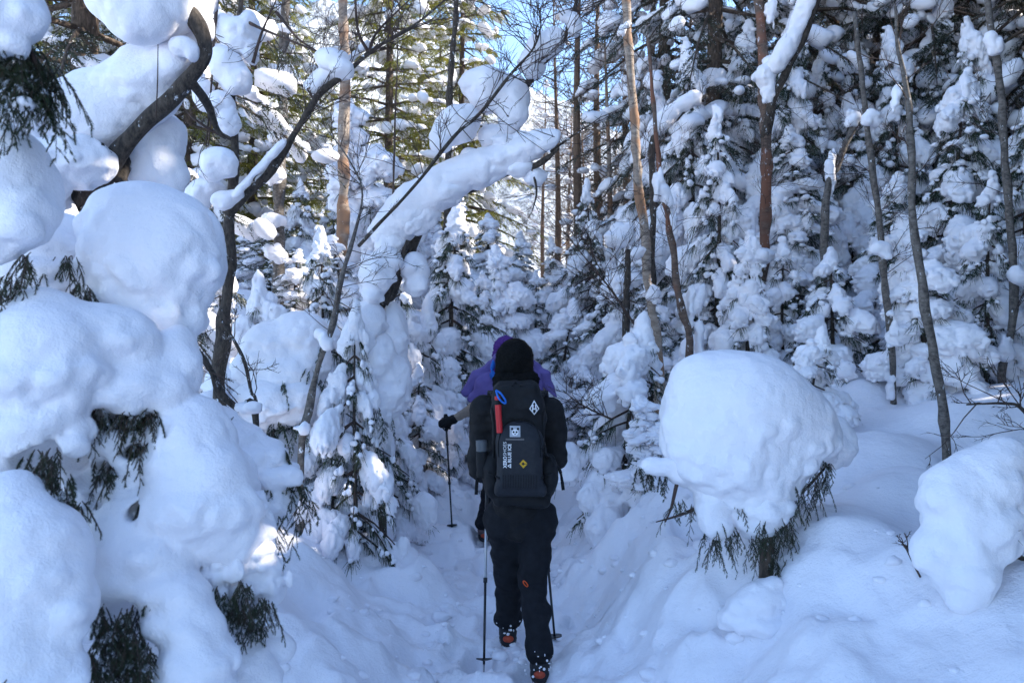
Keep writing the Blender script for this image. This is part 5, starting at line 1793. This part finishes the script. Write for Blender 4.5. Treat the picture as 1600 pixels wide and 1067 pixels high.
def pile(o, n, ln, wd, seed):
    """the fuzz of a fleece: short fibres standing on its surface"""
    rr = np.random.default_rng(seed)
    me = o.data
    nv = len(me.vertices)
    co = np.empty(nv * 3)
    me.vertices.foreach_get('co', co)
    no = np.empty(nv * 3)
    me.vertices.foreach_get('normal', no)
    i = rr.integers(0, nv, n)
    b = co.reshape(-1, 3)[i] + rr.normal(size=(n, 3)) * .003
    d = nrm(no.reshape(-1, 3)[i] + rr.normal(size=(n, 3)) * .45 + [0, 0, -.25])
    w = nrm(np.cross(d, rr.normal(size=(n, 3)))) * wd
    L = ln * rr.uniform(.4, 1.2, (n, 1))
    m = MB()
    m.add(np.stack([b - w, b + w, b + d * L], 1).reshape(-1, 3), np.arange(3 * n).reshape(-1, 3))
    me2 = m.mesh('fuzz', smooth=False)
    me2.materials.append(M_FLEECE)
    f_ = link('fuzz', me2, None, o)
    f_['kind'] = 'stuff'


pile(hat_o, 7000, .009, .0009, 1)
pile(col_o, 6000, .014, .0010, 2)
mb = MB()                                                       # orange cord loops at the knees
for px, py, d, t in ((796, 883, 4.135, .5), (821, 911, 4.005, -.9)):
    c = P(px, py, d)
    an = np.linspace(0, 6.28, 13)
    ring = c + np.stack([.018 * np.cos(an) * math.cos(t) - .007 * np.sin(an) * math.sin(t), 0 * an - .004, .018 * np.cos(an) * math.sin(t) + .007 * np.sin(an) * math.cos(t)], -1)
    m1 = MB()
    tubes(m1, ring, [.0028] * 13, 5)
    me = m1.mesh('zip_cord', p1.location)
    me.materials.append(M_ORANGE)
    link('zip_cord', me, None, p1)

# snow caught on the cuffs and boots
m = MB()
rr = np.random.default_rng(9)
fc, fr = [], []
for s_ in ('l', 'r'):
    for q in range(46):
        a = rr.uniform(0, 6.28)
        fc.append(J1['an' + s_] + V3(.07 * math.cos(a), .075 * math.sin(a), rr.uniform(-.07, .03) - .02 * (q % 3)))
        fr.append(list(rr.uniform(.002, .0075, 3)))
pads(m, np.array(fc), np.array(fr), 2)
me = m.mesh('snow_flecks', p1.location)
me.materials.append(M_SNOW)
fl = link('snow_flecks', me, None, p1)
fl['kind'] = 'stuff'

# --- backpack
pb = P(812, 775, 3.93)
BP = thing('backpack', 'big black backpack with a charcoal front pouch, white lettering and a red bottle', 'backpack', pb)


def bpart(name, f, mat, rough=cloth):
    return fmesh(BP, f, name, mat, rough)


f = field_for([P(750, 590, 3.9), P(875, 785, 4.0)], .12, .007)
f.rbox(P(811, 700, 3.985), [.130, .085, .265], .07, None, .03, .06)
f.rbox(P(807, 622, 3.965), [.118, .075, .085], .05, None, .04)
f.ell(P(768, 742, 3.96), [.050, .075, .115], None, .03)
f.ell(P(857, 742, 3.96), [.050, .075, .110], None, .03)
f.cap(P(780, 782, 3.95), P(848, 782, 3.95), .035, .035, .03)
body = bpart('pack_body', f, M_PACK, lambda p, up: .009 * fbm(p * np.array([8, 8, 14]), 3) + .005 * np.abs(noise(p * 24)))
f = field_for([P(770, 650, 3.86), P(856, 780, 3.86)], .1, .006)
f.rbox(P(812, 722, 3.885), [.112, .055, .145], .05, None, .03)
f.ell(P(812, 690, 3.885), [.112, .052, .105], None, .03)
f.rbox(P(813, 765, 3.90), [.128, .045, .03], .025, None, .03)
pouch = bpart('front_pouch', f, M_POUCH, lambda p, up: .003 * fbm(p * 12, 2) + .0015 * np.abs(noise(p * 30)))
# crossing ridge seams and zip on the pouch, found by casting onto it


def caster(*obs):
    vs, fs, n = [], [], 0
    for o in obs:
        me = o.data
        co = np.empty(len(me.vertices) * 3)
        me.vertices.foreach_get('co', co)
        vs.append(co.reshape(-1, 3) + np.asarray(BP.location))
        fs += [[i + n for i in p.vertices] for p in me.polygons]
        n += len(me.vertices)
    return BVHTree.FromPolygons(np.concatenate(vs).tolist(), fs)


bvh = caster(body, pouch)


def on_pack(x, z, lift=.0016):
    hit = bvh.ray_cast(Vector((x, 3.0, z)), Vector((0, 1, 0)))
    return np.array([x, (hit[0].y if hit[0] is not None else 3.86) - lift, z])


def packed(px, py, lift=.0016):
    q = P(px, py, 3.83)
    return on_pack(q[0], q[2], lift)


def strap_on(name, pts, r, mat, parent=None, lift=.002, n=24):
    m = MB()
    q = spline([packed(*p, lift) for p in pts], n)
    q = np.array([on_pack(a[0], a[2], lift) for a in q])
    tubes(m, q, [r] * n, 5)
    me = m.mesh(name, BP.location)
    me.materials.append(mat)
    return link(name, me, None, parent or BP)


strap_on('zip', [(779, 715), (779, 688), (790, 664), (812, 656), (834, 664), (845, 688), (845, 715)], .003, M_PACK, pouch, .002, 40)
strap_on('zip', [(800, 654), (806, 660), (816, 660)], .003, M_PACK, pouch)
strap_on('haul_loop', [(800, 605), (806, 600), (815, 605)], .006, M_PACK, BP, .004)
for pts in ([(768, 640), (772, 680), (770, 720)], [(852, 640), (850, 680), (855, 720)], [(762, 742), (772, 746), (780, 748)], [(846, 748), (856, 746), (864, 742)], [(845, 700), (858, 715), (866, 730)]):
    strap_on('compression_strap', pts, .006, M_PACK, BP, .004)
for i in range(14):                                              # ribbed cloth at the foot of the pouch
    strap_on('rib', [(786 + i * 4, 742), (786 + i * 4, 752), (786 + i * 4, 764)], .0022, M_PACK, pouch, .0005, 8)
# hanging straps
for pts in ([(747, 738, 3.98), (745, 755, 3.98), (744, 772, 3.98)], [(868, 725, 3.98), (875, 735, 3.98), (878, 750, 3.97), (880, 765, 3.97)]):
    q = spline(PX(pts), 8)
    m = MB()
    for a, b_ in zip(q[:-1], q[1:]):
        m.box((a + b_) / 2, [np.linalg.norm(b_ - a) * 1.1, .004, .016], rot_to(b_ - a))
    me = m.mesh('loose_strap', BP.location)
    me.materials.append(M_PACK)
    link('loose_strap', me, None, BP)
for px0, px1 in ((780, 762), (838, 856)):                         # shoulder straps over to the chest
    m = MB()
    q = spline([P(px0, 625, 3.98), P((px0 + px1) / 2, 612, 4.1), P(px1 + (6 if px1 < 800 else -6), 620, 4.24), P(px1, 660, 4.3), P(px1 + 2, 715, 4.24), P(px1, 745, 4.05)], 20)
    for a, b_ in zip(q[:-1], q[1:]):
        m.box((a + b_) / 2, [np.linalg.norm(b_ - a) * 1.15, .05, .014], rot_to(b_ - a))
    me = m.mesh('shoulder_strap', BP.location)
    me.materials.append(M_PACK)
    link('shoulder_strap', me, None, BP)

# red bottle with its blue loop, and the grey-lidded bottle in the side pocket: things of their own
rbp = P(782, 672, 3.865)
RB = thing('water_bottle', 'slim red bottle standing in the backpack with a blue loop round its neck', 'bottle', rbp)
for name, a, b_, ra, rb_, mt in (('bottle_body', (781, 676), (778, 632), .015, .014, M_RED), ('cap', (778, 632), (777, 624), .013, .012, M_PACK), ('neck_band', (777.5, 625), (777.3, 619), .014, .013, M_RED)):
    m = MB()
    q0, q1 = P(*a, 3.862), P(*b_, 3.862)
    tubes(m, spline([q0, q0 * .9 + q1 * .1, q0 * .1 + q1 * .9, q1], 10), np.array([.85] + [1] * 8 + [.8]) * ra, 14)
    me = m.mesh(name, rbp)
    me.materials.append(mt)
    link(name, me, None, RB)
m = MB()
q = spline([P(775, 610, 3.85), P(782, 614, 3.84), (P(790, 626, 3.84)), P(788, 630, 3.845), P(779, 622, 3.84), P(775, 610, 3.85)], 14)
for a, b_ in zip(q[:-1], q[1:]):
    m.box((a + b_) / 2, [np.linalg.norm(b_ - a) * 1.2, .004, .009], rot_to(b_ - a))
me = m.mesh('loop', rbp)
me.materials.append(M_BLUE)
link('loop', me, None, RB)
gbp = P(753, 718, 3.95)
GB = thing('water_bottle', 'dark bottle with a ribbed grey lid in the side pocket of the backpack', 'bottle', gbp)
for name, a, b_, r, mt in (('bottle_body', (754, 745), (753, 705), .030, M_PACK), ('lid', (753, 705), (752, 688), .028, M_GREYLID)):
    m = MB()
    q0, q1 = P(*a, 3.95), P(*b_, 3.95)
    tubes(m, spline([q0, q0 * .93 + q1 * .07, q0 * .07 + q1 * .93, q1], 10), np.array([.9] + [1, .96] * 4 + [.9]) * r, 16)
    me = m.mesh(name, gbp)
    me.materials.append(mt)
    link(name, me, None, GB)


# lettering and marks on the pack
def text_mesh(txt, size, bold=0.0):
    cu = bpy.data.curves.new('lettering', 'FONT')
    cu.body = txt
    cu.size = size
    cu.offset = bold
    cu.resolution_u = 3
    ob = bpy.data.objects.new('lettering', cu)
    COL.objects.link(ob)
    dg = bpy.context.evaluated_depsgraph_get()
    me = bpy.data.meshes.new_from_object(ob.evaluated_get(dg))
    bpy.data.objects.remove(ob)
    co = np.array([v.co[:] for v in me.vertices])
    fs = [list(p.vertices) for p in me.polygons]
    bpy.data.meshes.remove(me)
    return co, fs


def print_on(name, co, fs, mat, parent, lift=.0018):
    """co: (N,2) in photograph pixels; quads are cut finer so that they follow the cloth"""
    if all(len(f) == 4 for f in fs) and len(fs) < 12:
        co2, fs2, n = [], [], 6
        for f in fs:
            a, b, c, d = [np.asarray(co[i], float) for i in f]
            o = len(co2)
            for i in range(n + 1):
                for j in range(n + 1):
                    u, w = i / n, j / n
                    co2.append(a * (1 - u) * (1 - w) + b * u * (1 - w) + c * u * w + d * (1 - u) * w)
            fs2 += [[o + i * (n + 1) + j, o + (i + 1) * (n + 1) + j, o + (i + 1) * (n + 1) + j + 1, o + i * (n + 1) + j + 1] for i in range(n) for j in range(n)]
        co, fs = co2, fs2
    v = np.array([packed(a, b_, lift) for a, b_ in co])
    me = bpy.data.meshes.new(name)
    me.from_pydata((v - np.asarray(BP.location)).tolist(), [], fs)
    me.materials.append(mat)
    return link(name, me, None, parent)


def vertical_text(txt, x_base, y0, y1, hgt, name, bold=0.0):
    """reads upwards: from y0 (bottom) to y1 (top); baseline at the pixel column x_base"""
    co, fs = text_mesh(txt, 1.0, bold)
    w = co[:, 0].max() - co[:, 0].min()
    h = co[:, 1].max()
    px = x_base - co[:, 1] / h * hgt
    py = y0 + (co[:, 0] - co[:, 0].min()) / w * (y1 - y0)
    print_on(name, np.stack([px, py], 1), fs, M_WHITE, pouch)


vertical_text('XERO', 791.6, 731, 712.5, 5.4, 'lettering', .03)
vertical_text('SHOES', 791.2, 711.5, 690, 5.0, 'lettering', -.005)
vertical_text('BLUE ICE', 798.6, 722, 693, 5.2, 'lettering', .025)
print_on('emblem', np.array([[798.6, 731], [792.6, 727.3], [798.6, 723.6], [797.2, 728.9], [794.9, 727.3], [797.2, 725.7]]), [[0, 1, 4, 3], [1, 2, 5, 4], [2, 0, 3, 5]], M_WHITE, pouch)
# amber diamond made of two bent bars
print_on('emblem', np.array([[811.5, 724], [817.5, 717.5], [824, 723.5], [819.8, 723.8], [817.3, 721.2], [814.8, 724.2], [817.3, 727], [820.0, 724.8], [824, 724.6], [817.8, 731]]), [[0, 1, 4, 5], [1, 2, 3, 4], [0, 5, 6, 9], [6, 7, 8, 9]], M_YELLOW, pouch)
# white outlined diamond with a letter H
dm = np.array([[835, 626.5], [843.2, 640], [835.5, 650.5], [827.3, 640]])
dc = dm.mean(0)
inn = dc + (dm - dc) * .78
print_on('emblem', np.concatenate([dm, inn]), [[0, 1, 5, 4], [1, 2, 6, 5], [2, 3, 7, 6], [3, 0, 4, 7]], M_WHITE, body, .003)
hh = []
hf = []
for x0, y0, x1, y1, w in ((833.2, 633.5, 832.2, 645, 1.0), (837.0, 633.5, 838.6, 645, 1.0)):
    hf.append([len(hh) + k for k in range(4)])
    hh += [[x0 - w, y0], [x0 + w, y0], [x1 + w, y1], [x1 - w, y1]]
hf.append([len(hh) + k for k in range(4)])
hh += [[833, 639], [837.6, 639], [837.8, 641], [833, 641]]
print_on('emblem', np.array(hh), hf, M_WHITE, body, .003)
# pale square patch with a dark-eared animal face, and the woven tab below
sq = np.array([[796.5, 666], [813, 666], [813, 682.5], [796.5, 682.5]])
print_on('patch', sq, [[0, 1, 2, 3]], plain_material('patch_grey', (0.42, 0.44, 0.47), .7, .05, 30, 0), pouch)


def disc(name, x, y, rx, ry, mat, lift):
    an = np.arange(12) / 12 * 6.2832
    v = np.array([packed(x + rx * math.cos(t), y + ry * math.sin(t), lift) for t in an])
    me = bpy.data.meshes.new(name)
    me.from_pydata((v - np.asarray(BP.location)).tolist(), [], [list(range(12))])
    me.materials.append(mat)
    link(name, me, None, pouch)


disc('patch_mark', 804.8, 675.5, 5.4, 5.0, M_WHITE, .0040)
for x, y, r in ((800.2, 670.3, 1.9), (809.4, 670.3, 1.9), (802.5, 675.0, 1.5), (807.2, 675.0, 1.5), (804.8, 678.0, 1.0)):
    disc('patch_mark', x, y, r, r, M_PACK, .0058)
print_on('tab', np.array([[790, 684.8], [819, 684.8], [819, 687.4], [790, 687.4]]), [[0, 1, 2, 3]], plain_material('tab_grey', (0.13, 0.12, 0.12), .7, .05, 30, 0), pouch)

# --- the nearer hiker's poles
t1, t2 = on_ground(756, 4.12, -.03), on_ground(868, 4.42, -.03)
pole('white and black trekking pole planted in the snow beside the nearer left boot', J1['hal'], t1)
pole('trekking pole planted ahead, its lower half showing right of the black-clad legs', J1['har'], t2)

# --- the farther hiker, bent forward under a violet cape
J2 = dict(head=P(790, 550, 6.75), neck=P(795, 592, 6.62), waist=P(795, 690, 6.42), hip=P(790, 735, 6.42),
          shl=P(752, 612, 6.62), shr=P(842, 612, 6.62), ell=P(738, 640, 6.55), elr=P(850, 660, 6.70), hal=P(697, 661, 6.56), har=P(838, 655, 6.95),
          hpl=P(774, 742, 6.42), hpr=P(812, 742, 6.42), knl=P(764, 790, 6.55), knr=P(815, 790, 6.62))
hl, hr = on_ground(757, 6.36, .0), on_ground(815, 6.75, .0)
J2['heell'], J2['toel'] = hl, hl + V3(-.02, .25, .0)
J2['heelr'], J2['toer'] = hr, hr + V3(.02, .25, .0)
for s in ('l', 'r'):
    J2['an' + s] = np.array([J2['heel' + s][0], J2['heel' + s][1] + .04, J2['heel' + s][2] + .135])
p2 = hiker('person ahead in a beige jacket and purple hat, bent forward on a trekking pole', J2, dict(jacket=M_BEIGE, trousers=M_TROUSER, glove=M_BLACK, boot=M_BOOTGREY, sole=M_BOOT), .011, .82)
f = field_for([J2['head'], J2['head']], .2, .008)
f.ell(J2['head'] + V3(0, -.01, .025), [.105, .112, .115], None, .02)
f.cap(J2['head'] + V3(-.085, -.03, -.03), J2['head'] + V3(.085, -.03, -.03), .03, .03, .03)
fmesh(p2, f, 'hat', plain_material('purple_knit', (0.085, 0.035, 0.19), .9, .25, 70, .8, .006, .1), lambda p, up: .003 * np.sin(p[:, 2] * 220) + .003 * noise(p * 40))
# cape over her pack
CP = thing('backpack', 'plum backpack under a flaring violet rain cover on the hiker ahead', 'backpack', P(800, 650, 6.42))
f = field_for([P(755, 540, 6.45), P(850, 660, 6.3)], .15, .010)
f.rbox(P(797, 620, 6.40), [.16, .11, .24], .07, None, .04)
f.cap(P(772, 580, 6.42), P(762, 640, 6.38), .05, .09, .04)
fmesh(CP, f, 'pack_body', M_MAGENTA)
f = field_for([P(712, 545, 6.4), P(885, 640, 6.5)], .16, .008)
for pts, r in (([(776, 566, 6.44), (748, 592, 6.40), (728, 614, 6.38)], (.05, .085, .05)), ([(778, 580, 6.36), (757, 604, 6.33), (738, 622, 6.34)], (.055, .085, .045)), ([(772, 590, 6.33), (764, 610, 6.32), (758, 624, 6.34)], (.045, .06, .025)),
            ([(822, 562, 6.5), (848, 590, 6.48), (869, 620, 6.47)], (.05, .075, .02)), ([(818, 565, 6.42), (838, 592, 6.41), (850, 618, 6.42)], (.045, .055, .02))):
    q = PX(pts)
    f.cap(q[0], q[1], r[0], r[1], .025, flat=(1, 1.6))
    f.cap(q[1], q[2], r[1], r[2], .025, flat=(1, 1.6))
f.cap(P(778, 560, 6.4), P(824, 557, 6.45), .05, .05, .04)


def folds(p, up):
    r = np.hypot(p[:, 0] - CP.location[0], 0 * p[:, 0])
    a = np.arctan2(p[:, 2] - (CP.location[2] + .32), np.abs(p[:, 0] - CP.location[0]) + .05)
    return .011 * np.abs(np.sin(a * 9 + 2 * noise(p * 5))) * np.clip(r * 4, 0, 1) + .008 * np.abs(noise(p * 11)) + .004 * fbm(p * 20, 2)


fmesh(CP, f, 'rain_cover', M_PURPLE, folds)
m = MB()
q = spline(PX([(772, 566, 6.33), (768, 580, 6.28), (772, 590, 6.26)]), 8)
for a, b_ in zip(q[:-1], q[1:]):
    m.box((a + b_) / 2, [np.linalg.norm(b_ - a) * 1.2, .01, .055], rot_to(b_ - a))
me = m.mesh('strap', CP.location)
me.materials.append(M_BLUE)
link('strap', me, None, CP)
t3 = on_ground(707, 6.33, -.02)
t4 = on_ground(850, 7.0, -.02)
pole('black trekking pole in the outstretched gloved hand of the hiker ahead', J2['hal'], t3, white=False)
pole('trekking pole of the hiker ahead, mostly hidden behind the black-clad hiker', J2['har'], t4, white=False)
